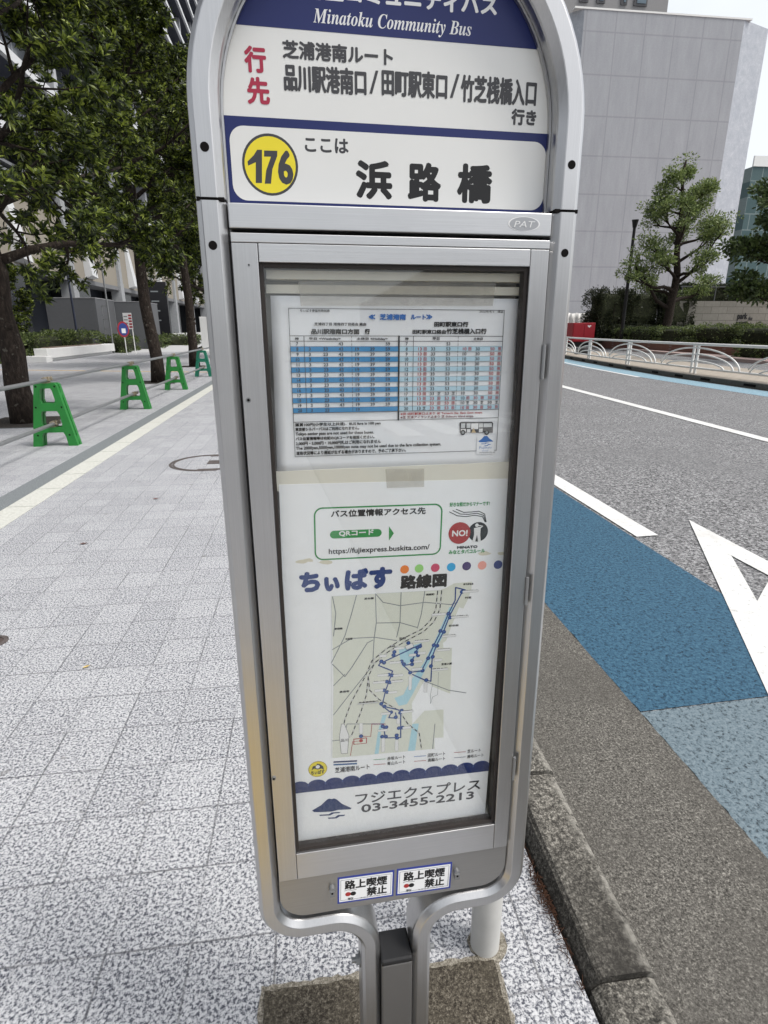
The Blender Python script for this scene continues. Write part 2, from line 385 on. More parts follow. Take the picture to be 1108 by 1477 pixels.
class MB:
    def __init__(s): s.v = []; s.f = []; s.mi = []; s.cur = 0; s.g = []
    def add(s, vs, fs):
        b = len(s.v); s.g.append((b, len(s.f))); s.v.extend([tuple(p) for p in vs]); s.f.extend([tuple(i + b for i in f) for f in fs]); s.mi.extend([s.cur] * len(fs)); return s
    def box(s, lo, hi):
        x0, y0, z0 = lo; x1, y1, z1 = hi
        return s.add([(x0, y0, z0), (x1, y0, z0), (x1, y1, z0), (x0, y1, z0), (x0, y0, z1), (x1, y0, z1), (x1, y1, z1), (x0, y1, z1)],
                     [(0, 3, 2, 1), (4, 5, 6, 7), (0, 1, 5, 4), (1, 2, 6, 5), (2, 3, 7, 6), (3, 0, 4, 7)])
    def obox(s, a, b, w, z0, z1):
        """wall from a to b (xy), width w centred, between heights"""
        a = Vector(a).to_2d() if len(a) > 2 else Vector(a); b = Vector(b).to_2d() if len(b) > 2 else Vector(b)
        d = (b - a).normalized(); n = Vector((-d.y, d.x)) * (w / 2)
        p = [a - n, b - n, b + n, a + n]
        return s.add([(q.x, q.y, z0) for q in p] + [(q.x, q.y, z1) for q in p],
                     [(0, 3, 2, 1), (4, 5, 6, 7), (0, 1, 5, 4), (1, 2, 6, 5), (2, 3, 7, 6), (3, 0, 4, 7)])
    def prism(s, poly, y0, y1):
        """polygon in XZ, extruded along Y (poly counter-clockwise seen from -Y)"""
        n = len(poly)
        return s.add([(p[0], y0, p[1]) for p in poly] + [(p[0], y1, p[1]) for p in poly],
                     [tuple(range(n)), tuple(range(2 * n - 1, n - 1, -1))] + [(i, i + n, (i + 1) % n + n, (i + 1) % n) for i in range(n)])
    def slab(s, poly, z0, z1):
        """polygon in XY (counter-clockwise from above), extruded along Z"""
        n = len(poly)
        return s.add([(p[0], p[1], z0) for p in poly] + [(p[0], p[1], z1) for p in poly],
                     [tuple(range(n - 1, -1, -1)), tuple(range(n, 2 * n))] + [(i, (i + 1) % n, (i + 1) % n + n, i + n) for i in range(n)])
    def tube(s, path, r, n=8, caps=True):
        path = [Vector(p) for p in path]; m = len(path)
        rr = r if isinstance(r, (list, tuple)) else [r] * m
        vs = []; prev = None
        for i, p in enumerate(path):
            t = (path[min(i + 1, m - 1)] - path[max(i - 1, 0)]).normalized()
            if prev is None:
                u = t.cross(Vector((0, 0, 1)) if abs(t.z) < 0.9 else Vector((1, 0, 0))).normalized()
            else:
                u = (prev - t * prev.dot(t)).normalized()
            prev = u; w = t.cross(u)
            for k in range(n):
                a = 2 * math.pi * k / n
                vs.append(p + (u * math.cos(a) + w * math.sin(a)) * rr[i])
        fs = [(i * n + k, i * n + (k + 1) % n, (i + 1) * n + (k + 1) % n, (i + 1) * n + k) for i in range(m - 1) for k in range(n)]
        if caps: fs += [tuple(range(n - 1, -1, -1)), tuple(range((m - 1) * n, m * n))]
        return s.add(vs, fs)
    def cyl(s, a, b, r, n=16): return s.tube([a, b], r, n)
    def each(s, name, mats, parent=None, **kw):
        """every shape added so far becomes a part of its own"""
        g = s.g + [(len(s.v), len(s.f))]; out = []
        for (v0, f0), (v1, f1) in zip(g[:-1], g[1:]):
            m = MB(); m.add(s.v[v0:v1], [tuple(i - v0 for i in f) for f in s.f[f0:f1]]); out.append(m.build(name, mats, parent, **kw))
        return out
    def build(s, name, mats, parent=None, smooth=False, bevel=0.0, bseg=2, auto=None):
        mats = mats if isinstance(mats, (list, tuple)) else [mats]
        me = bpy.data.meshes.new(name)
        off = Vector((0, 0, 0))
        if parent is not None:
            r = root_of(parent); off = Vector(r['origin']) if 'origin' in r else Vector((0, 0, 0))
        me.from_pydata([(p[0] - off.x, p[1] - off.y, p[2] - off.z) for p in s.v], [], s.f)
        for m in mats: me.materials.append(m)
        if len(mats) > 1: me.polygons.foreach_set('material_index', s.mi)
        if bevel > 0:
            bm = bmesh.new(); bm.from_mesh(me)
            ed = [e for e in bm.edges if len(e.link_faces) == 2 and e.calc_face_angle(0) > 0.5]
            bmesh.ops.bevel(bm, geom=ed, offset=bevel, segments=bseg, affect='EDGES', profile=0.5, clamp_overlap=True)
            bm.to_mesh(me); bm.free()
        o = bpy.data.objects.new(name, me); COL.objects.link(o)
        if smooth:
            me.polygons.foreach_set('use_smooth', [True] * len(me.polygons))
            if auto: me.set_sharp_from_angle(angle=R(auto))
        if parent is not None: o.parent = parent
        me.update()
        return o

def arc(cx, cz, r, a0, a1, n):
    return [(cx + r * math.cos(R(a0 + (a1 - a0) * i / n)), cz + r * math.sin(R(a0 + (a1 - a0) * i / n))) for i in range(n + 1)]
def sweep(mb, path, prof, y0, mirror=None):
    """profile (w, dy) along an XZ path; +w is to the left of travel"""
    n = len(prof); vs = []; m = len(path)
    for i, (x, z) in enumerate(path):
        ax, az = path[max(i - 1, 0)]; bx, bz = path[min(i + 1, m - 1)]
        tx, tz = bx - ax, bz - az; L = math.hypot(tx, tz); tx, tz = tx / L, tz / L
        for w, dy in prof:
            X = x - tz * w; Z = z + tx * w
            vs.append((2 * mirror - X if mirror is not None else X, y0 + dy, Z))
    fs = [(i * n + k, i * n + (k + 1) % n, (i + 1) * n + (k + 1) % n, (i + 1) * n + k) for i in range(m - 1) for k in range(n)]
    fs += [tuple(range(n - 1, -1, -1)), tuple(range((m - 1) * n, m * n))]
    if mirror is not None: fs = [f[::-1] for f in fs]
    mb.add(vs, fs)

# ------------------------------------------------------------------ lettering: flat printed shapes on a plane facing the street
TCACHE = {}
def glyphs(body):
    if body in TCACHE: return TCACHE[body]
    cu = bpy.data.curves.new('txt', 'FONT'); cu.body = body; cu.resolution_u = 3; cu.fill_mode = 'FRONT'
    ob = bpy.data.objects.new('txt', cu)
    me = bpy.data.meshes.new_from_object(ob)
    v = np.empty(len(me.vertices) * 3); me.vertices.foreach_get('co', v); v = v.reshape(-1, 3)[:, :2].copy()
    f = [tuple(p.vertices) for p in me.polygons]
    bpy.data.objects.remove(ob); bpy.data.meshes.remove(me); bpy.data.curves.remove(cu)
    TCACHE[body] = (v, f)
    return v, f

class Ink:
    """collects printed shapes in the plane y = Y; give shapes by photo pixels, they are squared up to the sheet"""
    def __init__(s, Y, o=None, ang=0.0, fn=None):
        s.fn = fn or at_sign; s.Y = Y; s.o = o if o is not None else Vector((0, 0, 0)); s.c, s.s = math.cos(ang), math.sin(ang)
        s.parts = {}; s.k = 0
    def loc(s, px, py):
        p = s.fn(px, py, s.Y); x, z = p.x - s.o.x, p.z - s.o.z
        return (x * s.c + z * s.s, -x * s.s + z * s.c)
    def put(s, pts, faces, mat, lift, part):
        vs, fs, ms, mats = s.parts.setdefault(part, ([], [], [], []))
        if mat not in mats: mats.append(mat)
        b = len(vs); mi = mats.index(mat)
        for a, t in pts: vs.append((s.o.x + a * s.c - t * s.s, s.Y - lift, s.o.z + a * s.s + t * s.c))
        for f in faces: fs.append(tuple(i + b for i in f)); ms.append(mi)
    def up(s, base):
        s.k += 1; return base + s.k * 2.0e-7
    def poly(s, px, mat, part, lift=2e-4):
        s.raw([s.loc(*p) for p in px], mat, part, lift)
    def raw(s, pts, mat, part, lift=2e-4):
        a = sum(pts[i][0] * pts[(i + 1) % len(pts)][1] - pts[(i + 1) % len(pts)][0] * pts[i][1] for i in range(len(pts)))
        if a < 0: pts = pts[::-1]
        s.put(pts, [tuple(range(len(pts)))], mat, s.up(lift), part)
    def rect(s, a, b, mat, part, lift=2e-4):
        (x0, t0), (x1, t1) = s.loc(*a), s.loc(*b)
        s.raw([(x0, t0), (x1, t0), (x1, t1), (x0, t1)], mat, part, lift)
    def rrect_pts(s, a, b, r):
        (x0, t0), (x1, t1) = s.loc(*a), s.loc(*b)
        x0, x1 = min(x0, x1), max(x0, x1); t0, t1 = min(t0, t1), max(t0, t1)
        return arc(x1 - r, t1 - r, r, 0, 90, 6) + arc(x0 + r, t1 - r, r, 90, 180, 6) + arc(x0 + r, t0 + r, r, 180, 270, 6) + arc(x1 - r, t0 + r, r, 270, 360, 6)
    def rrect(s, a, b, r, mat, part, lift=2e-4): s.raw(s.rrect_pts(a, b, r), mat, part, lift)
    def outline(s, pts, w, mat, part, lift=3e-4, closed=False):
        n = len(pts); m = n if closed else n - 1
        L = s.up(lift)
        for i in range(m):
            (x0, t0), (x1, t1) = pts[i], pts[(i + 1) % n]
            dx, dt = x1 - x0, t1 - t0; l = math.hypot(dx, dt)
            if l < 1e-7: continue
            nx, nt = -dt / l * w / 2, dx / l * w / 2; ex, et = dx / l * w * 0.3, dt / l * w * 0.3
            s.put([(x0 - nx - ex, t0 - nt - et), (x1 - nx + ex, t1 - nt + et), (x1 + nx + ex, t1 + nt + et), (x0 + nx - ex, t0 + nt - et)], [(0, 1, 2, 3)], mat, L + i * 2e-8, part)
    def line(s, px, w, mat, part, lift=3e-4, closed=False): s.outline([s.loc(*p) for p in px], w, mat, part, lift, closed)
    def dash(s, px, w, dl, mat, part, lift=3e-4):
        pts = [s.loc(*p) for p in px]; out = []; on = True; rem = dl; cur = [pts[0]]
        for i in range(len(pts) - 1):
            a, b = pts[i], pts[i + 1]; L = math.hypot(b[0] - a[0], b[1] - a[1]); t = 0
            while L - t > rem:
                t += rem; q = (a[0] + (b[0] - a[0]) * t / L, a[1] + (b[1] - a[1]) * t / L); cur.append(q)
                if on: out.append(cur)
                cur = [q]; on = not on; rem = dl
            rem -= L - t; cur.append(b)
        for c in out: s.outline(c, w, mat, part, lift)
    def disc(s, px, py, rpx, mat, part, lift=2e-4, n=24, sx=1.0):
        (x, t) = s.loc(px, py); r = s.loc(px + rpx, py)[0] - x
        s.raw([(x + r * sx * math.cos(2 * math.pi * i / n), t + r * math.sin(2 * math.pi * i / n)) for i in range(n)], mat, part, lift)
    def text(s, body, xl, yb, xr, yt, mat, part, bold=0.0, yr=None, lift=3e-4, shear=0.0):
        v, f = glyphs(body)
        (s0, t0) = s.loc(xl, yb); s1 = s.loc(xr, yb if yr is None else yr)[0]; t1 = s.loc(xl, yt)[1]
        mn, mx = v.min(0), v.max(0)
        b = bold
        sx = (s1 - s0 - 2 * b) / (mx[0] - mn[0]); sy = (t1 - t0 - 2 * b) / max(1e-6, mx[1] - mn[1])
        p = np.stack([(v[:, 0] - mn[0]) * sx + s0 + b, (v[:, 1] - mn[1]) * sy + t0 + b], 1)
        if shear: p[:, 0] += (p[:, 1] - t0) * shear
        offs = [(0, 0)] if b <= 0 else [(0, 0)] + [(b * math.cos(k * math.pi / 4), b * math.sin(k * math.pi / 4)) for k in range(8)]
        L = s.up(lift)
        for i, (ox, ot) in enumerate(offs):
            s.put([(a + ox, t + ot) for a, t in p], f, mat, L + i * 3e-6, part)
    def build(s, parent, prefix=''):
        out = {}
        for part, (vs, fs, ms, mats) in s.parts.items():
            mb = MB(); mb.v = vs; mb.f = fs; mb.mi = ms
            out[part] = mb.build(part.rstrip('_0123456789'), mats, parent)
        return out

# ================================================================== THE SETTING: ground, pavement, road
def struct(o): return tag(o, kind='structure')
mb = MB(); mb.add([(-900, -900, -0.06), (900, -900, -0.06), (900, 900, -0.06), (-900, 900, -0.06)], [(0, 1, 2, 3)])
struct(mb.build('road', M_ASPH))
mb = MB(); mb.slab([(-2.46, -30), (0.59, -30), (0.59, 160), (-2.46, 160)], -0.2, 0.0)
mb.slab([(-60, -30), (-2.92, -30), (-2.92, 160), (-60, 160)], -0.2, 0.0)
struct(mb.build('pavement', M_PAVE))
mb = MB()
random.seed(4)
y = -30.2
while y < 140:
    mb.slab([(-2.70, y), (-2.463, y), (-2.463, y + 0.588), (-2.70, y + 0.588)], -0.2, 0.001 + random.random() * 0.001); y += 0.6
struct(mb.build('pavement_edge_strip', M_STRIP))
mb = MB(); mb.slab([(-2.918, -30), (-2.704, -30), (-2.704, 160), (-2.918, 160)], -0.2, 0.0006)
struct(mb.build('pavement_grey_strip', M_GREYSTRIP))

# kerb stone along the bus bay: lowered piece in front, ramping piece, then full height
def kerb_profile(h):
    return [(0.592, -0.2), (0.605, 0.0), (0.622, h * 0.8), (0.632, h), (0.745, h - 0.001), (0.762, h - 0.010), (0.768, h - 0.03), (0.772, -0.2)]
def kerb_block(mb, y0, y1, h0, h1):
    a, b = kerb_profile(h0), kerb_profile(h1); n = len(a)
    mb.add([(x, y0, z) for x, z in a] + [(x, y1, z) for x, z in b],
           [(i, i + 1, i + 1 + n, i + n)[::-1] for i in range(n - 1)] + [tuple(range(n)), tuple(range(2 * n - 1, n - 1, -1))])
mb = MB()
kerb_block(mb, 0.862, 1.455, 0.034, 0.075)
kerb_block(mb, 0.258, 0.8585, 0.010, 0.018); kerb_block(mb, -0.345, 0.251, 0.010, 0.010)
y = 1.461
while y < 60: kerb_block(mb, y, y + 0.594, 0.085, 0.085); y += 0.6
y = -0.351
while y > -12: kerb_block(mb, y - 0.594, y, 0.010, 0.010); y -= 0.6
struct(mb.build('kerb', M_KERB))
mb = MB(); mb.slab([(0.775, -20), (1.335, -20), (1.335, 90), (0.775, 90)], -0.2, -0.052)
struct(mb.build('gutter', M_GUT))
ZR = -0.060
def wavy(x, y0, y1, step, amp, seed):
    rn = random.Random(seed); n = int((y1 - y0) / step)
    return [(x + rn.uniform(-amp, amp), y0 + (y1 - y0) * i / n) for i in range(n + 1)]
mb = MB()
e = wavy(1.338, 1.878, 9, 0.04, 0.006, 2)
mb.add([(1.338, 1.873, ZR + 0.004), (2.0, 1.898, ZR + 0.004), (2.46, 1.915, ZR + 0.004), (2.46, 120, ZR + 0.004), (1.34, 120, ZR + 0.004)] + [(x, y, ZR + 0.004) for x, y in e[::-1]], [tuple(range(5 + len(e)))])
struct(mb.build('bus_lane', M_BLUE))
mb = MB(); e = wavy(1.338, -14, 1.866, 0.04, 0.006, 3)
mb.add([(2.46, -14, ZR + 0.004), (2.46, 1.908, ZR + 0.004), (2.0, 1.892, ZR + 0.004)] + [(x, y, ZR + 0.004) for x, y in e[::-1]], [tuple(range(3 + len(e)))])
struct(mb.build('faded_bus_lane', M_BLUE2))
# white markings
ZM = ZR + 0.008
def mark(mb, pts): mb.add([(p[0], p[1], ZM) for p in pts], [tuple(range(len(pts)))])
mb = MB()
mark(mb, [(2.49, 3.85), (2.675, 3.86), (2.69, 12), (2.75, 40), (2.56, 40), (2.50, 12)])
struct(mb.build('lane_edge_line', M_WHITE))
mb = MB()
n_ = Vector((0.887, -0.461)); tip = Vector((3.15, 4.17))
d_ = (Vector((1.97, 1.91)) - tip).normalized()
far = tip + d_ * 4.2
inner0 = Vector((2.93, 3.37)); tin = inner0 + d_ * 3.3
mark(mb, [tip, far, tin, inner0, Vector((2.945, 3.40)), Vector((2.945, -0.4)), Vector((3.125, -0.4)), Vector((3.125, 3.26))])
def diag(y0):  # 45 degree bars between the two lines
    s0 = inner0 + d_ * ((inner0.y - y0) / -d_.y)
    return s0
for yb in (2.73, 1.75, 0.77):
    a = diag(yb); b = Vector((2.942, yb + 0.30)); c = Vector((2.942, yb - 0.20)); e2 = diag(yb - 0.42)
    mb.add([(p.x, p.y, ZM + 0.0006) for p in (e2, c, b, a)], [(0, 1, 2, 3)])
struct(mb.build('zebra_island_marking', M_WHITE))
mb = MB()
for i in range(10): mark(mb, [(1.7 + i * 0.95, -13.5), (2.2 + i * 0.95, -13.5), (2.2 + i * 0.95, -9.5), (1.7 + i * 0.95, -9.5)])
struct(mb.build('crosswalk_marking', M_WHITE))
mb = MB()
pts = [(6.45, 3, 0.2), (6.54, 7.3, 0.2), (6.98, 14.8, 0.23), (8.3, 30, 0.25), (10.5, 60, 0.3)]
mark(mb, [(x - w / 2, y) for x, y, w in pts] + [(x + w / 2, y) for x, y, w in pts[::-1]])
struct(mb.build('centre_line', M_WHITE))
# far side: pale blue lane, its white edge line, kerb with drain slots, pavement, side road
K = [(11.66, 4), (11.66, 12), (11.69, 14.1), (11.86, 17.8), (12.46, 22.6), (13.5, 28.9), (15.4, 40), (18, 55)]
mb = MB()
mb.add([(x - (1.0 if y < 18 else 1.25), y, ZR + 0.004) for x, y in K] + [(x - 0.12, y, ZR + 0.004) for x, y in K[::-1]], [tuple(range(2 * len(K)))])
struct(mb.build('far_bus_lane', M_BLUE3))
mb = MB(); KK = K[3:]
mark(mb, [(x - 1.15, y) for x, y in KK] + [(x - 1.0, y) for x, y in KK[::-1]])
struct(mb.build('far_lane_edge_line', M_WHITE))
mb = MB()
for (x0, y0), (x1, y1) in zip(K[:-1], K[1:]):
    mb.obox((x0 + 0.09, y0), (x1 + 0.09, y1), 0.18, -0.2, 0.09)
mb.cur = 1
for px, py in ((825, 516), (846, 519), (869, 522), (895, 526), (924, 530), (958, 536), (1000, 541), (1046, 546), (1089, 555)):
    p = gnd(px, py, 0.03)
    k = min(range(len(K) - 1), key=lambda i: abs((K[i][1] + K[i + 1][1]) / 2 - p.y))
    d = (Vector(K[k + 1]) - Vector(K[k])).normalized(); q = Vector((K[k][0] + (p.y - K[k][1]) / (K[k + 1][1] - K[k][1]) * (K[k + 1][0] - K[k][0]), p.y))
    mb.obox(q - d * 0.22 + Vector((0.02, 0)), q + d * 0.22 + Vector((0.02, 0)), 0.06, -0.01, 0.05)
struct(mb.build('far_kerb', [M_GUT, M_DARK]))
mb = MB()
mb.slab([(x + 0.18, y) for x, y in K][::-1][::-1] + [(x + 3.6, y) for x, y in K[::-1]], -0.2, 0.085)
struct(mb.build('far_pavement', M_FARPAVE))
mb = MB(); mb.slab([(x + 7.2, y) for x, y in K] + [(60, 55), (60, 4)], -0.2, 0.088)
struct(mb.build('planter_forecourt', plain('pink_paving', (0.36, 0.27, 0.25), 0.85)))

# worn patches and a thin yellow line on the plaza
mb = MB(); a, b = Vector((-12.6, 24.85)), Vector((-3.2, 21.75))
mb.obox(a, b, 0.10, 0.0, 0.004)
struct(mb.build('yellow_plaza_line', plain('yellow_line', (0.62, 0.36, 0.05), 0.8)))
mb = MB(); mb.add([(-16.9, 40, 0.006), (-8.2, 42, 0.006), (-9.0, 78, 1.0), (-16.9, 78, 1.0), (-16.9, 120, 1.0), (-9.0, 120, 1.0)], [(0, 1, 2, 3), (3, 2, 5, 4)])
struct(mb.build('ramp', plain('ramp_paving', (0.42, 0.42, 0.425), 0.85)))
mb = MB(); mb.slab([(-0.95, -0.95), (-0.10, -0.95), (-0.10, 0.08), (-0.95, 0.08)], 0.0, 0.006)  # unseen yellow tile, added for the warm reflection on the sign frame
for i in range(11):
    for j in range(13): mb.cyl((-0.91 + i * 0.077, -0.91 + j * 0.077, 0.005), (-0.91 + i * 0.077, -0.91 + j * 0.077, 0.011), 0.013, 8)
struct(mb.build('added_tactile_tile', plain('added_tile_yellow', (0.62, 0.40, 0.03), 0.7)))

# ================================================================== THE BUS STOP SIGN
D = 0.72
CX = 0.1125
sign = empty('bus_stop_sign', (CX, D + 0.03, 0), 'tall aluminium bus stop sign with arched blue header and glazed case on grey post', 'bus stop sign')
PROF = [(-0.0165, 0.0075), (-0.0158, 0.0055), (-0.0108, 0.0005), (-0.0096, 0.0), (0.0066, 0.0), (0.0078, 0.0005), (0.0154, 0.0080), (0.0165, 0.0105), (0.0165, 0.056), (0.0125, 0.06), (-0.0125, 0.06), (-0.0165, 0.056)][::-1]
HW = 0.2115
ZA = 1.727; ZS = 1.637
left_path = [(CX - HW, ZS - 0.0015), (CX - HW, 1.2), (CX - HW, 0.9)] + arc(CX - HW + 0.057, 0.5945, 0.057, 180, 270, 14) + [(CX - 0.135, 0.5375)] + arc(CX - 0.1120, 0.4710, 0.0665, 90, 0, 14) + [(CX - 0.0455, 0.3), (CX - 0.0455, 0.0)]
for mir in (None, CX):
    mb = MB(); sweep(mb, left_path, PROF, D, mir)
    t_ = mb.build('side_tube', M_ALU, sign, smooth=True, auto=14)
    s_ = -1 if mir is None else 1
    hb = MB(); hx = CX + s_ * 0.2130; hz = 1.5895
    hb.cyl((hx, D - 0.0006, hz), (hx, D + 0.004, hz), 0.0048, 20); hb.build('bolt_hole', M_DARK, t_)
mb = MB(); sweep(mb, [(CX + HW, ZS + 0.0015), (CX + HW, ZA)] + arc(CX, ZA, HW, 0, 180, 40)[1:-1] + [(CX - HW, ZA), (CX - HW, ZS + 0.0015)], PROF, D)
arch = mb.build('arch_tube', M_ALU, sign, smooth=True, auto=14)
for s_ in (-1, 1):
    hb = MB(); hb.cyl((CX + s_ * 0.2130, D - 0.0006, 1.687), (CX + s_ * 0.2130, D + 0.004, 1.687), 0.0048, 20); hb.build('bolt_hole', M_DARK, arch)
# thin dark joint between arch and side tubes
for s_ in (-1, 1):
    mb = MB(); mb.box((CX + s_ * HW - 0.0150, D + 0.0012, ZS - 0.002), (CX + s_ * HW + 0.0150, D + 0.058, ZS + 0.002)); mb.build('tube_joint', M_DARK, sign)

# header panel, set back inside the arch
HP = D + 0.030
hw = 0.200
mb = MB(); mb.prism([(CX - hw, 1.612)] + [(CX + hw, 1.612)] + arc(CX, ZA, hw, 0, 180, 36), HP, HP + 0.006)
header = mb.build('header_panel', M_SIGNW, sign)
k = Ink(HP)
# inner trim bead of the arch
bead = MB(); sweep(bead, [(CX + 0.1935, 1.636), (CX + 0.1935, ZA)] + arc(CX, ZA, 0.1935, 0, 180, 36)[1:-1] + [(CX - 0.1935, ZA), (CX - 0.1935, 1.636)], [(-0.0012, 0), (0.0012, 0), (0.0012, 0.005), (-0.0012, 0.005)][::-1], HP - 0.006)
bead.build('panel_bead', M_ALU, sign)
# navy top field: everything above the line
b0, b1 = k.loc(336, 38), k.loc(784, 69)
zb = (b0[1] + b1[1]) / 2
a0 = math.degrees(math.asin((zb - ZA) / 0.1995))
k.raw(arc(CX, ZA, 0.1995, a0, 180 - a0, 40), I_NAVY, 'navy_field')
p0, p1 = k.loc(325, 170), k.loc(796, 190)
zt = (p0[1] + p1[1]) / 2
zp = k.loc(330, 292)[1]
k.raw([(CX - 0.1995, 1.613), (CX + 0.1995, 1.613), (CX + 0.1995, zt), (CX - 0.1995, zt)], I_NAVY, 'navy_field')
q0 = k.loc(334, 240); q1 = k.loc(786, 250)
zt2 = (k.loc(360, 183)[1] + k.loc(765, 203)[1]) / 2; zb2 = (k.loc(360, 290)[1] + k.loc(765, 302.5)[1]) / 2
r = 0.016
wb = arc(q1[0] - r, zt2 - r, r, 0, 90, 8) + arc(q0[0] + r, zt2 - r, r, 90, 180, 8) + arc(q0[0] + r, zb2 + r, r, 180, 270, 8) + arc(q1[0] - r, zb2 + r, r, 270, 360, 8)
k.raw(wb, M_SIGNW, 'stop_name_field', 2.6e-4)
PT = 'lettering'
k.text('港区コミュニティバス', 437, -2, 717, -34, I_W, PT, 0.0009, yr=13)
k.text('𝑴𝒊𝒏𝒂𝒕𝒐𝒌𝒖 𝑪𝒐𝒎𝒎𝒖𝒏𝒊𝒕𝒚 𝑩𝒖𝒔', 452, 38.5, 680, 11, I_W, PT, 0.0, yr=48)
k.text('行', 353.5, 104, 385, 65, I_RED, PT, 0.0010)
k.text('先', 357.5, 150, 390, 110, I_RED, PT, 0.0010)
k.text('芝浦港南ルート', 408, 84, 567, 57, I_GREYK, PT, 0.0007, yr=90)
k.text('品川駅港南口', 410, 131, 529, 91, I_GREYK, PT, 0.0009, yr=137)
k.text('/', 533, 135, 546, 101, I_GREYK, PT, 0.0003, yr=137)
k.text('田町駅東口', 550.5, 138, 645, 98, I_GREYK, PT, 0.0009, yr=142)
k.text('/', 649, 141, 662, 106, I_GREYK, PT, 0.0003, yr=142)
k.text('竹芝桟橋入口', 664, 147, 773, 107, I_GREYK, PT, 0.0009, yr=151)
k.text('行き', 737, 180, 773, 156, I_GREYK, PT, 0.0008)
k.disc(390, 238, 40, I_GREYK, PT, 3.2e-4, 40)
k.disc(390, 238, 36.5, I_YEL, PT, 3.6e-4, 40)
k.poly([(357, 233), (366, 224), (371, 216), (378, 216), (378, 264), (369, 264), (369, 234), (358, 239)], I_GREYK, PT, 4e-4)
k.poly([(381, 217), (400, 217.5), (400, 225), (393, 244), (391, 265), (382, 265), (384, 246), (391, 226), (381, 226)], I_GREYK, PT, 4e-4)
k.text('6', 402, 266, 424, 216, I_GREYK, PT, 0.0016, yr=267, lift=4e-4)
k.text('ここは', 440, 219, 503, 197, I_GREYK, PT, 0.0006, yr=220)
k.text('浜', 513.5, 287, 566, 230, I_K, PT, 0.0019)
k.text('路', 588, 290, 636, 233, I_K, PT, 0.0019)
k.text('橋', 658.5, 292.5, 709, 235, I_K, PT, 0.0019)
k.build(header)

# bar under the header
mb = MB(); mb.box((-0.0815, D + 0.003, 1.6085), (0.3065, D + 0.05, 1.6345))
bar = mb.build('header_bar', M_ALUH, sign, bevel=0.0012)
bi = Ink(D + 0.003)
bi.disc(756, 323, 23, I_W, 'badge', 4e-4, 32, 1.0); bi.disc(756, 323, 20.8, ink('badge_grey', (0.34, 0.35, 0.37)), 'badge', 6e-4, 32, 1.0)
vs_ = bi.parts['badge'][0]; zc = sum(v[2] for v in vs_) / len(vs_)
bi.parts['badge'] = ([(v[0], v[1], zc + (v[2] - zc) * 0.40) for v in vs_],) + bi.parts['badge'][1:]
bi.text('PAT', 741, 327.5, 769, 318.5, I_W, 'badge', 0.0, shear=0.3, lift=10e-4)
bi.build(bar)
mb = MB(); 
# case: back and sides
mb = MB()
mb.box((CX - 0.1938, D + 0.048, 0.60), (CX + 0.1938, D + 0.056, 1.6083))
mb.build('case_back', M_CASE, sign)
mb = MB()
for s_ in (-1, 1): mb.box((CX + s_ * 0.1818 - 0.0115, D + 0.022, 0.62), (CX + s_ * 0.1818 + 0.0115, D + 0.0478, 1.606))
mb.box((CX - 0.1700, D + 0.022, 1.585), (CX + 0.1700, D + 0.0478, 1.6062)); mb.box((CX - 0.1700, D + 0.022, 0.62), (CX + 0.1700, D + 0.0478, 0.684))
for k_ in range(0, 32, 8):
    q_ = MB(); q_.add(mb.v[k_:k_ + 8], [(0, 3, 2, 1), (4, 5, 6, 7), (0, 1, 5, 4), (1, 2, 6, 5), (2, 3, 7, 6), (3, 0, 4, 7)]); q_.build('case_lining', M_DARK, sign)

# door: stiles, rails, gasket, pane
DX0, DX1 = -0.0805, 0.3050
dz0, dz1 = 0.6525, 1.6035
mb = MB(); mb.box((DX0, D, dz1 - 0.0100), (DX1, D + 0.021, dz1))
door = mb.build('door', M_ALUH, sign, bevel=0.0008)
for x0, x1 in ((DX0, -0.0512), (0.2808, DX1)):
    mb = MB(); mb.box((x0, D + 0.0006, dz0), (x1, D + 0.021, dz1 - 0.0105)); mb.build('stile', M_ALU, door, bevel=0.0008)
mb = MB(); mb.box((-0.0507, D + 0.0004, 1.5730), (0.2803, D + 0.021, 1.5930)); mb.build('rail', M_ALUH, door, bevel=0.0008)
mb = MB(); mb.box((-0.0507, D + 0.0004, dz0), (0.2803, D + 0.021, 0.7035)); mb.build('rail', M_ALUH, door, bevel=0.0008)
mb = MB(); g0, g1, h0, h1 = -0.0507, 0.2803, 0.7038, 1.5727
for lo, hi in (((g0, h0), (g0 + 0.0045, h1)), ((g1 - 0.0045, h0), (g1, h1)), ((g0 + 0.0047, h1 - 0.0045), (g1 - 0.0047, h1)), ((g0 + 0.0047, h0), (g1 - 0.0047, h0 + 0.006))):
    mb.box((lo[0], D + 0.005, lo[1]), (hi[0], D + 0.019, hi[1]))
mb.build('gasket', M_BROWN, door)
mb = MB(); mb.box((g0 + 0.0035, D + 0.0085, h0 + 0.004), (g1 - 0.0035, D + 0.0115, h1 - 0.0035))
mb.build('glass_pane', M_PANE, door)
for px, py in ((787, 522), (762, 852), (741, 1108)):
    p = at_sign(px, py, D)
    mb = MB(); mb.cyl((0.3068, D - 0.0010, p.z - 0.022), (0.3068, D - 0.0010, p.z + 0.022), 0.0024, 10); mb.build('hinge', M_STEEL, door)
for px, py in ((358.5, 577), (395, 1123), (359, 382)):
    p = at_sign(px, py, D); rr = 0.0032 if py > 400 else 0.0012
    mb = MB(); mb.cyl((p.x, D - 0.001, p.z), (p.x, D + 0.002, p.z), rr, 14); mb.cur = 1; mb.cyl((p.x, D - 0.0013, p.z), (p.x, D + 0.002, p.z), rr * 0.55, 10); mb.build('screw', [M_STEEL, M_DARK], door)
# dark gap behind the door edge

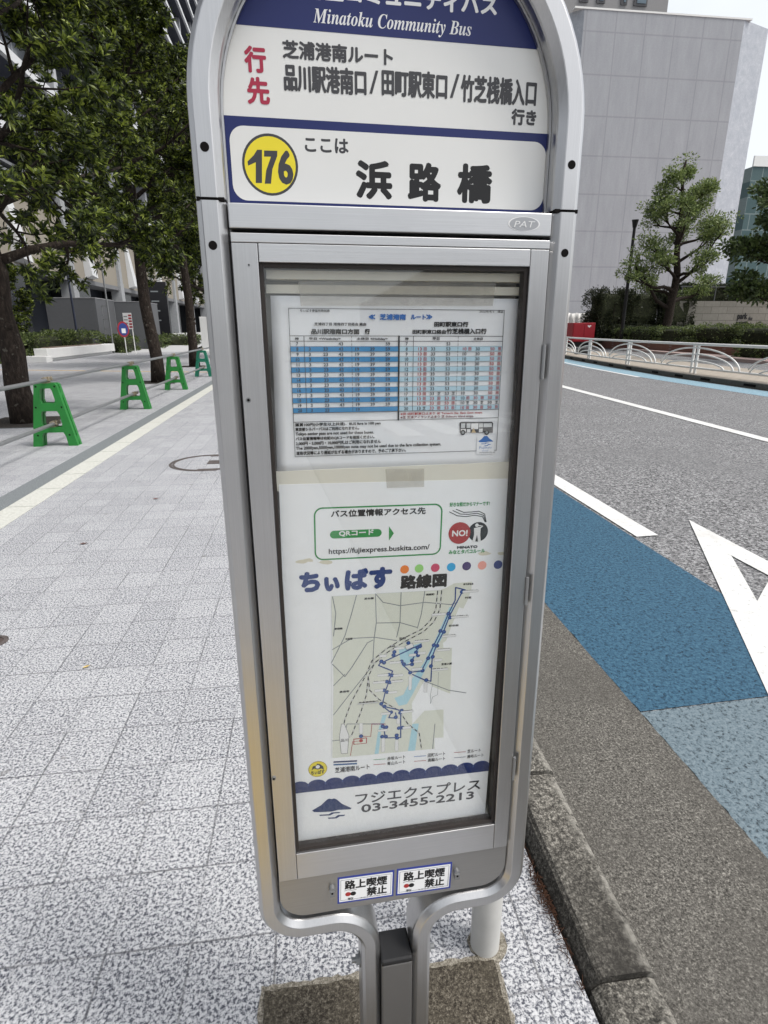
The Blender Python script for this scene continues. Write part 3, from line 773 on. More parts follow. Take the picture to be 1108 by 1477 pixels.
# bottom plate with rounded lower corners
PX0, PX1, pz0, pz1 = -0.0815, 0.3060, 0.5685, 0.6505
rr = 0.044
mb = MB(); mb.prism([(PX1, pz1), (PX0, pz1)] + arc(PX0 + rr, pz0 + rr, rr, 180, 270, 10) + arc(PX1 - rr, pz0 + rr, rr, 270, 360, 10), D + 0.004, D + 0.05)
plate = mb.build('bottom_plate', M_PLATE, sign, bevel=0.001)
for px, py in ((479, 1283), (659, 1258)):
    p = at_sign(px, py, D)
    mb = MB(); mb.cyl((p.x, D - 0.003, p.z), (p.x, D + 0.006, p.z), 0.0052, 18); mb.box((p.x - 0.0042, D - 0.0045, p.z - 0.012), (p.x + 0.0042, D + 0.006, p.z - 0.0006))
    mb.cur = 1; mb.cyl((p.x, D - 0.0050, p.z - 0.004), (p.x, D, p.z - 0.004), 0.0018, 10)
    mb.build('lock', [M_STEEL, M_DARK], plate, smooth=True, auto=30)
# two stickers
for (c0, c1, c2, c3) in (((486, 1266.5), (567.5, 1255), (567.5, 1292.5), (487, 1304)), ((570, 1254.5), (650, 1244), (649.5, 1281), (571, 1292))):
    PS = D + 0.0035
    pa, pb = at_sign(*c3, PS), at_sign(*c2, PS); pd = at_sign(*c0, PS)
    w_, h_ = (pb - pa).length, (pd - pa).length; ang = math.atan2(pb.z - pa.z, pb.x - pa.x)
    k = Ink(PS, pa, ang)
    mb = MB(); q = [(0, 0), (w_, 0), (w_, h_), (0, h_)]
    mb.prism([(pa.x + a * k.c - t * k.s, pa.z + a * k.s + t * k.c) for a, t in q], PS, PS + 0.001)
    st = mb.build('warning_sticker', ink('sticker_blue', (0.03, 0.05, 0.28)), sign)
    def fr(x0, t0, x1, t1): return [(w_ * x0, h_ * t0), (w_ * x1, h_ * t0), (w_ * x1, h_ * t1), (w_ * x0, h_ * t1)]
    k.raw(fr(0.03, 0.06, 0.97, 0.94), M_POSTER, 'sticker_face', 1.5e-4)
    k.outline(fr(0.055, 0.115, 0.945, 0.885), 0.0006, I_NAVY, 'lettering', 3e-4, True)
    def ft(body, x0, t0, x1, t1, mat, bold):
        v, f = glyphs(body); mn, mx = v.min(0), v.max(0)
        for i, (ox, ot) in enumerate([(0, 0)] + [(bold * math.cos(q * math.pi / 4), bold * math.sin(q * math.pi / 4)) for q in range(8)]):
            pts = [((x - mn[0]) / (mx[0] - mn[0]) * (x1 - x0) * w_ + x0 * w_ + ox, (y - mn[1]) / (mx[1] - mn[1]) * (t1 - t0) * h_ + t0 * h_ + ot) for x, y in v]
            k.put(pts, f, mat, 4e-4 + i * 3e-6, 'lettering')
    ft('路上喫煙', 0.13, 0.52, 0.87, 0.84, I_K, 0.0007); ft('禁止', 0.52, 0.17, 0.87, 0.48, I_K, 0.0007)
    for cx_, mt in ((0.185, I_DRED), (0.275, I_K)):
        k.raw([(w_ * cx_ + 0.0048 * math.cos(a * math.pi / 8), h_ * 0.33 + 0.0044 * math.sin(a * math.pi / 8)) for a in range(16)], mt, 'lettering', 4e-4)
    k.outline([(w_ * 0.12, h_ * 0.47), (w_ * 0.18, h_ * 0.50), (w_ * 0.26, h_ * 0.46), (w_ * 0.33, h_ * 0.47)], 0.0007, I_K, 'lettering', 4e-4)
    ft('港区', 0.18, 0.10, 0.28, 0.19, I_K, 0.0001); ft('みなとタバコルール', 0.40, 0.10, 0.88, 0.15, I_GREYK, 0.0)
    k.build(st)

# centre post, cap, bolts
mb = MB(); mb.box((CX - 0.0278, D - 0.003, 0.0), (CX + 0.0278, D + 0.052, 0.4285))
post = mb.build('centre_post', M_POSTG, sign, bevel=0.003)
mb = MB(); mb.box((CX - 0.0281, D - 0.004, 0.4290), (CX + 0.0281, D + 0.053, 0.4400)); mb.build('post_cap', M_BLACK, post, bevel=0.004, bseg=3)
mb = MB(); mb.box((CX - 0.0270, D - 0.0022, 0.4284), (CX + 0.0270, D + 0.0512, 0.4291)); mb.build('cap_seal', M_DARK, post)
for s_ in (-1, 1):
    mb = MB(); z_ = 0.405; y_ = D + 0.034
    mb.cyl((CX + s_ * 0.0621, y_, z_), (CX + s_ * 0.0696, y_, z_), 0.0095, 6); mb.cyl((CX + s_ * 0.0696, y_, z_), (CX + s_ * 0.0771, y_, z_), 0.0048, 12)
    mb.cyl((CX + s_ * 0.0622, y_, z_), (CX + s_ * 0.0640, y_, z_), 0.0125, 16)
    mb.build('bolt', M_STEEL, sign)

# ------------------------------------------------------------------ papers in the case
PP = D + 0.022
def bar_px(pts, y0, y1, name):
    p = [at_sign(*q, PP) for q in pts]
    xs = [q.x for q in p]; zs = [q.z for q in p]
    mb = MB(); mb.prism([(max(min(xs), -0.0575), min(zs)), (min(max(xs), 0.2870), min(zs)), (min(max(xs), 0.2870), max(zs)), (max(min(xs), -0.0575), max(zs))], y0, y1)
    return mb.build(name, M_CREAM, sign, bevel=0.0006)
bar_px([(383, 389), (757, 407)], D + 0.0215, D + 0.046, 'hanger_bar')
bar_px([(383, 409.5), (757, 426)], D + 0.026, D + 0.046, 'hanger_bar')
bar_px([(396, 680), (742, 693)], D + 0.0225, D + 0.046, 'hanger_bar')
bar_px([(425, 1215), (716, 1199)], D + 0.018, D + 0.046, 'hanger_bar')
# case back inside the door is cream too (already built)

# timetable sheet
pTL, pTR, pBL, pBR = at_sign(390, 426, PP), at_sign(751, 428, PP), at_sign(396.5, 684, PP), at_sign(735, 674, PP)
ang = (math.atan2(pTR.z - pTL.z, pTR.x - pTL.x) + math.atan2(pBR.z - pBL.z, pBR.x - pBL.x)) / 2
sheet = empty('timetable_sheet', (pTL.x, PP, pTL.z), 'white printed timetable sheet with blue striped columns taped behind the upper part of the glass', 'timetable')
k = Ink(PP, pTL, ang)
W_ = k.loc(751, 428)[0]; Hh = k.loc(396.5, 684)[1]; W2 = k.loc(735, 674)[0]; x2 = k.loc(396.5, 684)[0]
nx, nz = 24, 16
mb = MB()
vs_ = []
for j in range(nz + 1):
    for i in range(nx + 1):
        u, v = i / nx, j / nz
        s_ = u * ((W_) * (1 - v) + W2 * v) + (1 - u) * x2 * v * 0.5; t_ = Hh * v
        cockle = 0.0005 * math.sin(u * 7 + v * 3) * math.sin(v * 5 + 1) + 0.0004 * math.sin(u * 17 + 4 * v)
        vs_.append((pTL.x + s_ * k.c - t_ * k.s, PP + 0.0010 + cockle * 0.5, pTL.z + s_ * k.s + t_ * k.c))
mb.add(vs_, [(j * (nx + 1) + i, (j + 1) * (nx + 1) + i, (j + 1) * (nx + 1) + i + 1, j * (nx + 1) + i + 1) for j in range(nz) for i in range(nx)])
paper = mb.build('paper', M_PAPER, sheet, smooth=True)
sol = paper.modifiers.new('thickness', 'SOLIDIFY'); sol.thickness = 0.0002; sol.offset = -1 if False else 1
z3 = lambda x, y: (400 + x / 5.832, 420 + y / 5.832)
z4 = lambda x, y: (570 + x / 5.832, 420 + y / 5.832)
TB, LT = 'table', 'lettering'
FL, FR_ = k.loc(416.5, 444.5), k.loc(727.5, 445)
fb = k.loc(425.5, 657.8); fbr = k.loc(716.3, 650.2)
x0, x1 = (FL[0] + fb[0]) / 2, (FR_[0] + fbr[0]) / 2
zt_, zb_ = FL[1], (fb[1] + fbr[1]) / 2
def hz(px, py): return k.loc(px, py)[1]
def sx_(px, py): return k.loc(px, py)[0]
zh0 = hz(419, 484.3); zh1 = hz(419, 492); zr1 = hz(424, 596); ztb = hz(424, 609)
div = (sx_(575.8, 484) + sx_(574.5, 607)) / 2
c1 = (sx_(438.6, 484) + sx_(442.5, 596)) / 2; c2 = (sx_(507.7, 484) + sx_(508.6, 596)) / 2
c3 = (sx_(596.6, 484) + sx_(594.9, 593)) / 2; c4 = (sx_(661, 484) + sx_(657.5, 593)) / 2
dzr = (zh1 - zr1) / 14
for i in range(14):
    top = zh1 - i * dzr
    if i % 2 == 1:
        k.raw([(x0, top - dzr), (div, top - dzr), (div, top), (x0, top)], I_TBLUE, TB, 1.2e-4)
        k.raw([(div, top - dzr), (x1, top - dzr), (x1, top), (div, top)], I_LBLUE, TB, 1.2e-4)
    k.outline([(x0, top), (x1, top)], 0.00028, I_GREYK, TB, 1.8e-4)
lw = 0.0007
k.outline([(x0, zt_), (x1, zt_), (x1, zb_), (x0, zb_)], lw * 0.9, I_GREYK, TB, 2e-4, True)
for zz in (zh0, zh1, zr1, ztb): k.outline([(x0, zz), (x1, zz)], lw, I_GREYK, TB, 2.1e-4)
k.outline([(div, zh0), (div, ztb)], 0.0022, I_K, TB, 2.2e-4)
for cc in (c1, c3): k.outline([(cc, zh0), (cc, zr1)], lw, I_GREYK, TB, 2.2e-4)
for cc in (c2, c4):
    z = zh0
    while z > zr1: k.outline([(cc, z), (cc, max(z - 0.003, zr1))], lw * 0.8, I_GREYK, TB, 2.2e-4); z -= 0.0045
def st(body, sc, tc, h, mat, bold=0.00012, wide=1.0, part=LT):
    """text centred at sheet coordinates"""
    v, f = glyphs(body); mn, mx = v.min(0), v.max(0); g = h / 0.72 if body.isascii() else h / 0.88
    offs = [(0, 0)] if bold <= 0 else [(0, 0), (bold, 0), (-bold, 0), (0, bold), (0, -bold)]
    c_ = (mn + mx) / 2
    L = k.up(3e-4)
    for i, (ox, ot) in enumerate(offs):
        k.put([((x - c_[0]) * g * wide + sc + ox, (y - c_[1]) * g + tc + ot) for x, y in v], f, mat, L + i * 3e-6, part)
def colx(px0, px1, zf, f):   # column centre at top and bottom rows, averaged square to the sheet
    a = zf(px0, 440); b = zf(px1, 1000)
    return (k.loc(*a)[0] + k.loc(*b)[0]) / 2
CL = dict(h=colx(168, 190, z3, 0), a=colx(270, 292, z3, 0), b=colx(404, 420, z3, 0), c=colx(534, 546, z3, 0), d=colx(671, 680, z3, 0), e=colx(799, 804, z3, 0), f=colx(929, 930, z3, 0))
CR = dict(h=colx(98, 92, z4, 0), a=colx(210, 200, z4, 0), A=colx(254, 243, z4, 0), b=colx(319, 308, z4, 0), B=colx(378, 368, z4, 0), c=colx(446, 433, z4, 0), C=colx(500, 490, z4, 0),
          d=colx(584, 568, z4, 0), Dd=colx(628, 610, z4, 0), e=colx(694, 674, z4, 0), E=colx(748, 732, z4, 0), f=colx(818, 794, z4, 0), F=colx(878, 853, z4, 0))
nh = dzr * 0.62
for i, hr in enumerate(range(7, 21)):
    tc = zh1 - (i + 0.5) * dzr
    st(str(hr), CL['h'], tc, nh, I_GREYK); st(str(hr), CR['h'], tc, nh, I_GREYK)
    row = {7: 'cf', 20: 'abd'}.get(hr, 'abcdef')
    for q, val in zip('abcdef', ('3', '23', '43', '19', '39', '59')):
        if q in row: st(val, CL[q], tc, nh, I_GREYK, wide=1.15)
    def boxed(x, col, fill=False):
        if fill: k.raw([(x - nh * 0.55, tc - nh * 0.6), (x + nh * 0.55, tc - nh * 0.6), (x + nh * 0.55, tc + nh * 0.6), (x - nh * 0.55, tc + nh * 0.6)], col, LT, 2.6e-4)
        st('田' if col is I_DRED else '芝', x, tc, nh * 1.05, col, 0.00012)
    if hr == 7: st('53', CR['c'], tc, nh, I_GREYK); continue
    st('13', CR['a'], tc, nh, I_GREYK if hr == 20 else I_DRED, wide=1.15); boxed(CR['A'], I_GREYK if hr == 20 else I_DRED)
    late = hr >= 18
    st('33', CR['b'], tc, nh, I_DRED if late else I_GREYK, wide=1.15); st('53', CR['c'], tc, nh, I_DRED if late else I_GREYK, wide=1.15)
    st('10', CR['d'], tc, nh, I_DRED if hr in (8, 20) else I_GREYK, wide=1.15); st('30', CR['e'], tc, nh, I_DRED if hr in (18, 20) else I_GREYK, wide=1.15)
    st('50', CR['f'], tc, nh, I_DRED if hr != 19 else I_GREYK, wide=1.15)
    if hr == 17: boxed(CR['B'], I_GREYK); boxed(CR['C'], I_GREYK)
    if late: boxed(CR['B'], I_DRED); boxed(CR['C'], I_DRED); boxed(CR['Dd'], I_GREYK if hr == 19 else I_DRED); boxed(CR['E'], I_GREYK if hr == 19 else I_DRED)
    if hr == 8: boxed(CR['Dd'], I_DRED)
    boxed(CR['F'], I_GREYK if hr == 19 else I_DRED)
def T3(body, x0_, yb_, x1_, yt_, mat=I_GREYK, bold=0.0, zl=z3, zr=None, part=LT):
    a = zl(x0_, yb_); b = (zr or zl)(x1_, yb_); c = zl(x0_, yt_)
    k.text(body, a[0], a[1], b[0], c[1], mat, part, bold)
T3('ちぃばす停留所時刻表', 192, 175, 442, 150, bold=0.0001)
T3('2024/4/1', 708, 180, 830, 158, zl=z4); T3('改正', 862, 182, 910, 157, zl=z4, bold=0.0001)
T3('≪', 770, 238, 824, 194, I_BLUE, 0.0004); T3('芝浦港南', 862, 242, 1082, 190, I_BLUE, 0.0004)
T3('ルート', 130, 238, 258, 195, I_BLUE, 0.0004, z4); T3('≫', 262, 238, 312, 194, I_BLUE, 0.0004, z4)
T3('芝浦四丁目 港南四丁目経由 経由', 312, 289, 748, 262, bold=0.00018)
T3('品川駅港南口方面', 285, 362, 692, 315, I_K, 0.0004); T3('行', 735, 362, 780, 315, I_K, 0.0004)
T3('田町駅東口行', 328, 300, 615, 255, I_K, 0.0004, z4)
T3('田町駅東口経由', 146, 360, 426, 322, I_K, 0.0003, z4); T3('竹芝桟橋入口行', 430, 360, 768, 312, I_K, 0.0004, z4)
T3('時', 150, 412, 182, 388, bold=0.0002); T3('平日 <Weekday>', 265, 414, 535, 388, bold=0.0002); T3('土休日 <Holiday>', 668, 414, 930, 388, bold=0.0002)
T3('時', 85, 412, 114, 388, zl=z4, bold=0.0002); T3('平日', 313, 412, 373, 386, zl=z4, bold=0.0002); T3('土休日', 658, 412, 736, 388, zl=z4, bold=0.0002)
T3('※田 田町駅東口止まり 田 Tamachi Sta. East Gate stops.', 45, 1047, 735, 1022, I_DRED, 0.00012, z4)
T3('※芝 芝浦アイランド止まり 芝 Shibaura island stops.', 45, 1077, 660, 1050, ink('maroon', (0.14, 0.03, 0.04)), 0.00012, z4)
T3('運賃100円(小学生以上共通)．BUS fare is 100 yen', 150, 1143, 870, 1110, I_K, 0.00022)
T3('東京都シルバーパスはご利用になれません。', 152, 1178, 690, 1148, I_K, 0.00022)
T3('Tokyo senior pass are not used for these buses.', 155, 1222, 812, 1188, I_K, 0.00022)
T3('バス位置情報等は右記のQRコードを確認ください。', 155, 1258, 818, 1228, I_K, 0.00022)
T3('2,000円・5,000円・10,000円札はご利用になれません', 157, 1300, 872, 1266, I_K, 0.00022)
T3('The 2000yen,5000yen,10000yen note may not be used due to the fare collection system.', 157, 1342, 385, 1308, I_K, 0.00022, z3, z4)
T3('道路状況等により遅延が生ずる場合がありますので、予めご了承下さい。', 160, 1380, 90, 1348, I_K, 0.00022, z3, z4)
# little bus picture
BP = 'bus_picture'
def P4(*pts): return [z4(*p) for p in pts]
k.poly(P4((542, 1105), (560, 1098), (815, 1098), (825, 1110), (822, 1190), (545, 1190)), I_GREYK, BP, 2.4e-4)
for a, b in (((555, 1112), (588, 1150)), ((602, 1112), (634, 1150)), ((705, 1112), (738, 1145)), ((745, 1112), (812, 1142))): k.rect(z4(*a), z4(*b), I_LGREY, BP, 2.8e-4)
k.rect(z4(640, 1112), z4(698, 1160), I_W, BP, 2.7e-4); k.rect(z4(552, 1158), z4(595, 1182), I_W, BP, 2.8e-4); k.rect(z4(604, 1160), z4(632, 1188), I_W, BP, 2.8e-4)
k.rect(z4(705, 1156), z4(735, 1185), I_W, BP, 2.8e-4); k.poly(P4((640, 1190), (660, 1150), (680, 1190)), I_TAN, BP, 2.9e-4)
for cx_ in (570, 770):
    k.disc(*z4(cx_, 1188), 3.6, I_K, BP, 3.0e-4, 18); k.disc(*z4(cx_, 1188), 1.9, I_MAPGREY, BP, 3.2e-4, 14)
# mountain mark on a white patch
k.rect(z4(690, 1212), z4(832, 1368), M_PAPER, BP, 2.6e-4)
def mountain(kk, f, mat, part, lift):
    kk.poly([f(*p) for p in ((0.0, 0.52), (0.22, 0.30), (0.38, 0.04), (0.43, 0.0), (0.50, 0.03), (0.55, 0.0), (0.62, 0.05), (0.76, 0.28), (1.0, 0.50), (0.98, 0.56), (0.66, 0.56), (0.5, 0.62), (0.2, 0.62), (0.05, 0.6))], mat, part, lift)
    for q in (((0.18, 0.74), (0.42, 0.74), (0.50, 0.66), (0.72, 0.66), (0.70, 0.71), (0.55, 0.72), (0.46, 0.80), (0.2, 0.80)), ((0.40, 0.90), (0.58, 0.90), (0.66, 0.80), (0.84, 0.80), (0.82, 0.86), (0.70, 0.87), (0.62, 0.96), (0.42, 0.96))):
        kk.poly([f(*p) for p in q], mat, part, lift)
mountain(k, lambda a, b: z4(700 + 125 * a, 1216 + 88 * b), I_BLUE, BP, 3.0e-4)
T3('Fujikyu', 708, 1332, 808, 1304, I_BLUE, 0.0, z4, part=BP); T3('Group', 730, 1350, 782, 1336, I_BLUE, 0.0, z4, part=BP)
T3('フジエクスプレス', 706, 1366, 836, 1352, I_GREYK, 0.0001, z4, part=BP)
k.build(sheet)
# tape holding the sheet
def tape(pts, Y):
    p = [at_sign(*q, Y) for q in pts]
    mb = MB(); mb.add([(q.x, Y, q.z) for q in p] + [(q.x, Y + 0.0002, q.z) for q in p], [(3, 2, 1, 0), (4, 5, 6, 7), (0, 1, 5, 4), (1, 2, 6, 5), (2, 3, 7, 6), (3, 0, 4, 7)])
    return mb.build('tape', M_TAPE, sheet)
tape([(430, 405), (716, 407), (711, 441), (434, 441)], PP - 0.0012)
tape([(556, 676), (612, 676), (612, 702), (558, 704)], PP - 0.0012)

# route map poster
A_, B_ = at_sign(423.7, 1141.4, PP), at_sign(712.5, 1114, PP)
C_, E_ = at_sign(404.5, 699, PP), at_sign(738, 690, PP)
ang2 = (math.atan2(B_.z - A_.z, B_.x - A_.x) + math.atan2(E_.z - C_.z, E_.x - C_.x)) / 2 * 0.6
root = at_sign(404.5, 699, PP)
poster = empty('route_map_poster', (root.x, PP, root.z), 'tall white route map poster with green box, coloured dots and navy scalloped band', 'poster')
k = Ink(PP, root, ang2)
Wp = k.loc(738, 690)[0]; Hp = k.loc(425, 1214)[1]
x0 = -0.002
mb = MB(); mb.prism([(root.x + a * k.c - t * k.s, root.z + a * k.s + t * k.c) for a, t in ((x0, Hp), (Wp, Hp), (Wp, 0), (x0, 0))], PP, PP + 0.0008)
mb.build('poster_sheet', M_POSTER, poster)
z5 = lambda x, y: (380 + x / 2.916, 680 + y / 2.916)
z6 = lambda x, y: (400 + x / 3.078, 820 + y / 3.078)
z7 = lambda x, y: (360 + x / 2.638, 1080 + y / 2.638)
PI_ = 'information_box'
rp = k.rrect_pts(z5(219, 372), z5(752, 137), 0.011)
k.outline(rp, 0.0021, I_GRN, PI_, 2.2e-4, True)
def T5(body, x0_, yb_, x1_, yt_, mat, bold, part, zz=z5, yr=None):
    a = zz(x0_, yb_); b = zz(x1_, yb_ if yr is None else yr); c = zz(x0_, yt_)
    k.text(body, a[0], a[1], b[0], c[1], mat, part, bold, yr=b[1])
T5('バス位置情報アクセス先', 284, 194, 682, 163, I_K, 0.0004, PI_, yr=186)
k.rrect(z5(280, 283), z5(498, 241), 0.0060, I_GRN, PI_)
T5('QRコード', 318, 275, 464, 249, I_W, 0.0004, PI_, yr=272)
k.poly([z5(528, 230), z5(528, 291), z5(549, 260)], I_GRN, PI_)
T5('https://fujiexpress.buskita.com/', 275, 354, 698, 325, I_K, 0.00022, PI_, yr=342)
NS = 'no_smoking_mark'
T5('好きな街だからマナーです!', 783, 149, 951, 130, I_GRN, 0.0002, NS, yr=146)
for dx in (0, 14, 28):
    k.line([z5(783 + dx, 170 - dx * 0.4), z5(815 + dx, 186 - dx * 0.5), z5(850 + dx * 0.9, 190 - dx * 0.7), z5(890 + dx * 0.6, 184 - dx * 0.6), z5(922 + dx * 0.3, 190 - dx * 0.4), z5(932 + dx * 0.2, 212)], 0.0011, I_K, NS, 2.2e-4)
k.disc(*z5(903, 254), 14.2, I_K, NS, 2.4e-4, 28); k.disc(*z5(825, 259), 15.8, I_DRED, NS, 2.8e-4, 28)
T5('NO!', 793, 274, 858, 248, I_W, 0.0004, NS)
k.disc(*z5(898, 226), 2.6, I_W, NS, 3.2e-4, 14)
k.poly([z5(886, 238), z5(914, 232), z5(912, 268), z5(886, 268)], I_W, NS, 3.1e-4)
k.poly([z5(886, 267), z5(898, 267), z5(890, 297), z5(878, 297)], I_W, NS, 3.15e-4); k.poly([z5(899, 267), z5(912, 267), z5(914, 294), z5(903, 296)], I_W, NS, 3.2e-4)
k.line([z5(912, 238), z5(922, 230), z5(903, 226)], 0.0013, I_W, NS, 3.3e-4)
T5('MINATO', 814, 326, 900, 314, I_K, 0.0004, NS); T5('みなとタバコルール', 779, 349, 931, 331, I_GRN, 0.0003, NS, yr=343)
TT = 'title'
for body, x0_, yb_, x1_, yt_ in (('ち', 152, 510, 240, 424), ('ぃ', 256, 506, 322, 444), ('ば', 342, 502, 442, 410), ('す', 444, 496, 541, 404)):
    T5(body, x0_, yb_, x1_, yt_, I_BLUE if False else ink('title_blue', (0.008, 0.036, 0.17)), 0.0022, TT)
dots = [((594, 412), (0.75, 0.20, 0.03)), ((655, 408), (0.30, 0.62, 0.18)), ((723, 405), (0.55, 0.06, 0.13)), ((790, 402), (0.04, 0.36, 0.66)), ((855, 398), (0.06, 0.03, 0.13)), ((920, 395), (0.80, 0.34, 0.27)), ((987, 392), (0.02, 0.035, 0.20))]
for i, (p, c) in enumerate(dots): k.disc(*z5(*p), 6.3, ink('dot_%d' % i, c), TT, 2.2e-4, 24)
T5('路線図', 575, 497, 770, 437, I_K, 0.0013, TT, yr=489)
# old glue marks
for c_, w_ in (((160, 380), 26), ((190, 374), 20), ((262, 382), 30), ((930, 345), 28), ((1005, 345), 20)):
    rn = random.Random(int(c_[0]))
    k.raw([(lambda q: (q[0] + rn.uniform(-.0006, .0006), q[1] + rn.uniform(-.0008, .0008)))(k.loc(*z5(c_[0] + w_ * math.cos(a * 0.63), c_[1] + 8 * math.sin(a * 0.63)))) for a in range(10)], I_GLUE, 'glue_stain_%d' % int(c_[0]), 1.5e-4)
MP = 'route_map'
def M6(*pts): return [z6(*p) for p in pts]
k.poly(M6((240, 124), (500, 108), (720, 96), (745, 88), (785, 66), (865, 58), (862, 92), (845, 140), (826, 178), (808, 172), (790, 215), (768, 270), (750, 320), (736, 330), (738, 352), (776, 352), (768, 555), (742, 548), (690, 525), (660, 490), (640, 520), (600, 600), (596, 690), (600, 640), (655, 632), (738, 626), (738, 750), (698, 752), (698, 800), (245, 842), (250, 500)), I_MAPLAND, MP, 1.4e-4)
k.poly(M6((598, 598), (640, 520), (680, 520), (768, 556), (738, 624), (655, 630), (600, 690)), M_POSTER, MP, 1.6e-4)
k.poly(M6((765, 170), (782, 172), (735, 300), (600, 560), (575, 602), (540, 610), (520, 575), (560, 560), (590, 500), (650, 420), (700, 320)), I_WATER, MP, 1.8e-4)
k.poly(M6((600, 690), (628, 688), (612, 808), (580, 810)), I_WATER, MP, 1.8e-4)
k.poly(M6((470, 640), (490, 640), (460, 730), (450, 822), (432, 824), (448, 720)), I_WATER, MP, 1.8e-4)
k.poly(M6((440, 420), (510, 450), (530, 560), (500, 590), (420, 560), (410, 480)), I_LGREY, MP, 1.7e-4) if False else None
k.poly(M6((540, 360), (640, 330), (620, 390), (560, 440), (548, 420)), I_WATER, MP, 1.9e-4)
for pts in (((240, 420), (300, 300), (330, 200), (352, 118)), ((436, 112), (440, 240), (430, 310), (424, 420)), ((550, 105), (545, 240), (530, 305)), ((655, 100), (640, 200), (622, 265)),
            ((436, 112), (470, 150), (545, 165), (655, 150), (770, 160), (800, 150)), ((440, 242), (545, 240), (622, 262)), ((245, 360), (330, 310), (430, 305), (530, 320)),
            ((245, 425), (300, 480), (330, 440), (400, 330), (424, 318)), ((250, 650), (320, 560), (400, 460), (440, 410)), ((250, 520), (300, 470)),
            ((245, 765), (290, 760), (310, 690), (400, 690), (430, 690)), ((700, 690), (690, 800)), ((250, 300), (260, 200), (245, 124)), ((430, 690), (480, 690)), ((655, 500), (760, 540), (838, 552))):
    k.line(M6(*pts), 0.0014, I_MAPGREY, MP, 2.0e-4)
k.line(M6((690, 510), (680, 560), (680, 600), (690, 570), (712, 560), (716, 460)), 0.0006, I_MAPGREY, MP, 2.0e-4)
k.line(M6((240, 842), (240, 124), (500, 108), (720, 96)), 0.0005, I_LGREY, MP, 2.0e-4)
for pts in (((712, 100), (704, 180), (680, 230), (640, 270), (560, 310), (480, 360), (420, 410), (390, 480), (330, 590), (300, 670), (284, 760)), ((730, 98), (722, 180), (696, 236), (650, 280), (570, 322), (492, 370), (432, 420), (404, 480), (410, 540), (450, 580), (540, 630), (580, 690), (630, 730), (640, 800)), ((404, 480), (396, 560), (370, 640), (330, 740), (318, 750))):
    k.line(M6(*pts), 0.0018, I_GREYK, MP, 2.2e-4); k.line(M6(*pts), 0.0011, I_W, MP, 2.4e-4); k.dash(M6(*pts), 0.0012, 0.0055, I_GREYK, MP, 2.6e-4)
route = (((835, 95), (792, 84), (790, 140), (760, 200), (728, 275), (695, 340), (668, 400), (640, 455), (592, 460), (555, 425), (555, 410)), ((820, 105), (765, 210), (738, 280), (706, 342), (688, 392), (682, 500)),
         ((640, 335), (470, 415)), ((630, 340), (598, 410), (598, 425), (560, 430)), ((460, 415), (450, 430), (512, 455), (480, 545), (465, 610), (548, 630), (548, 750), (480, 752), (470, 690), (420, 690)), ((470, 612), (505, 640), (495, 662), (530, 664), (525, 640)), ((655, 495), (600, 470)), ((682, 500), (655, 495)))
for pts in route: k.line(M6(*pts), 0.0020, I_ROUTE, MP, 2.9e-4)
for pts in (((370, 745), (415, 745), (420, 690), (480, 690)), ((370, 765), (335, 768), (325, 830))): k.line(M6(*pts), 0.0009, I_DRED, MP, 2.9e-4)
k.rect(z6(338, 756), z6(398, 776), I_DRED, MP, 2.7e-4); k.rect(z6(342, 759), z6(394, 774), I_MAPLAND, MP, 2.8e-4)
k.disc(*z6(372, 764), 2.8, I_DRED, MP, 3.3e-4, 14); k.poly(M6((285, 690), (298, 690), (318, 740), (312, 820), (284, 822), (276, 745)), I_W, MP, 2.9e-4); k.line(M6((285, 690), (298, 690), (318, 740), (312, 820), (284, 822), (276, 745)), 0.0006, I_GREYK, MP, 3.0e-4, True)
k.poly(M6((566, 345), (600, 330), (606, 348), (574, 360)), I_W, MP, 2.9e-4); k.line(M6((566, 345), (600, 330), (606, 348), (574, 360)), 0.0005, I_GREYK, MP, 3.0e-4, True)
T5('品川', 282, 770, 314, 757, I_K, 0.0001, MP, z6)
stops = [(820, 103), (760, 200), (767, 217), (724, 277), (740, 281), (695, 340), (710, 343), (690, 392), (670, 398), (682, 433), (661, 495), (645, 453), (590, 462), (552, 412), (598, 408), (598, 425), (625, 385), (616, 372), (634, 345), (622, 350), (520, 370), (516, 384), (462, 412), (474, 418), (496, 471), (510, 474), (486, 502), (500, 505), (474, 540), (488, 548), (462, 600), (476, 612), (505, 638), (526, 660), (546, 640), (552, 630), (468, 700), (484, 704), (466, 746), (482, 746), (530, 740), (532, 752), (540, 708), (556, 706), (562, 424), (372, 744), (582, 330)]
for p in stops: k.disc(*z6(*p), 3.1, I_ROUTE, MP, 3.4e-4, 12); k.disc(*z6(*p), 1.0, I_BLUE, MP, 3.7e-4, 8)
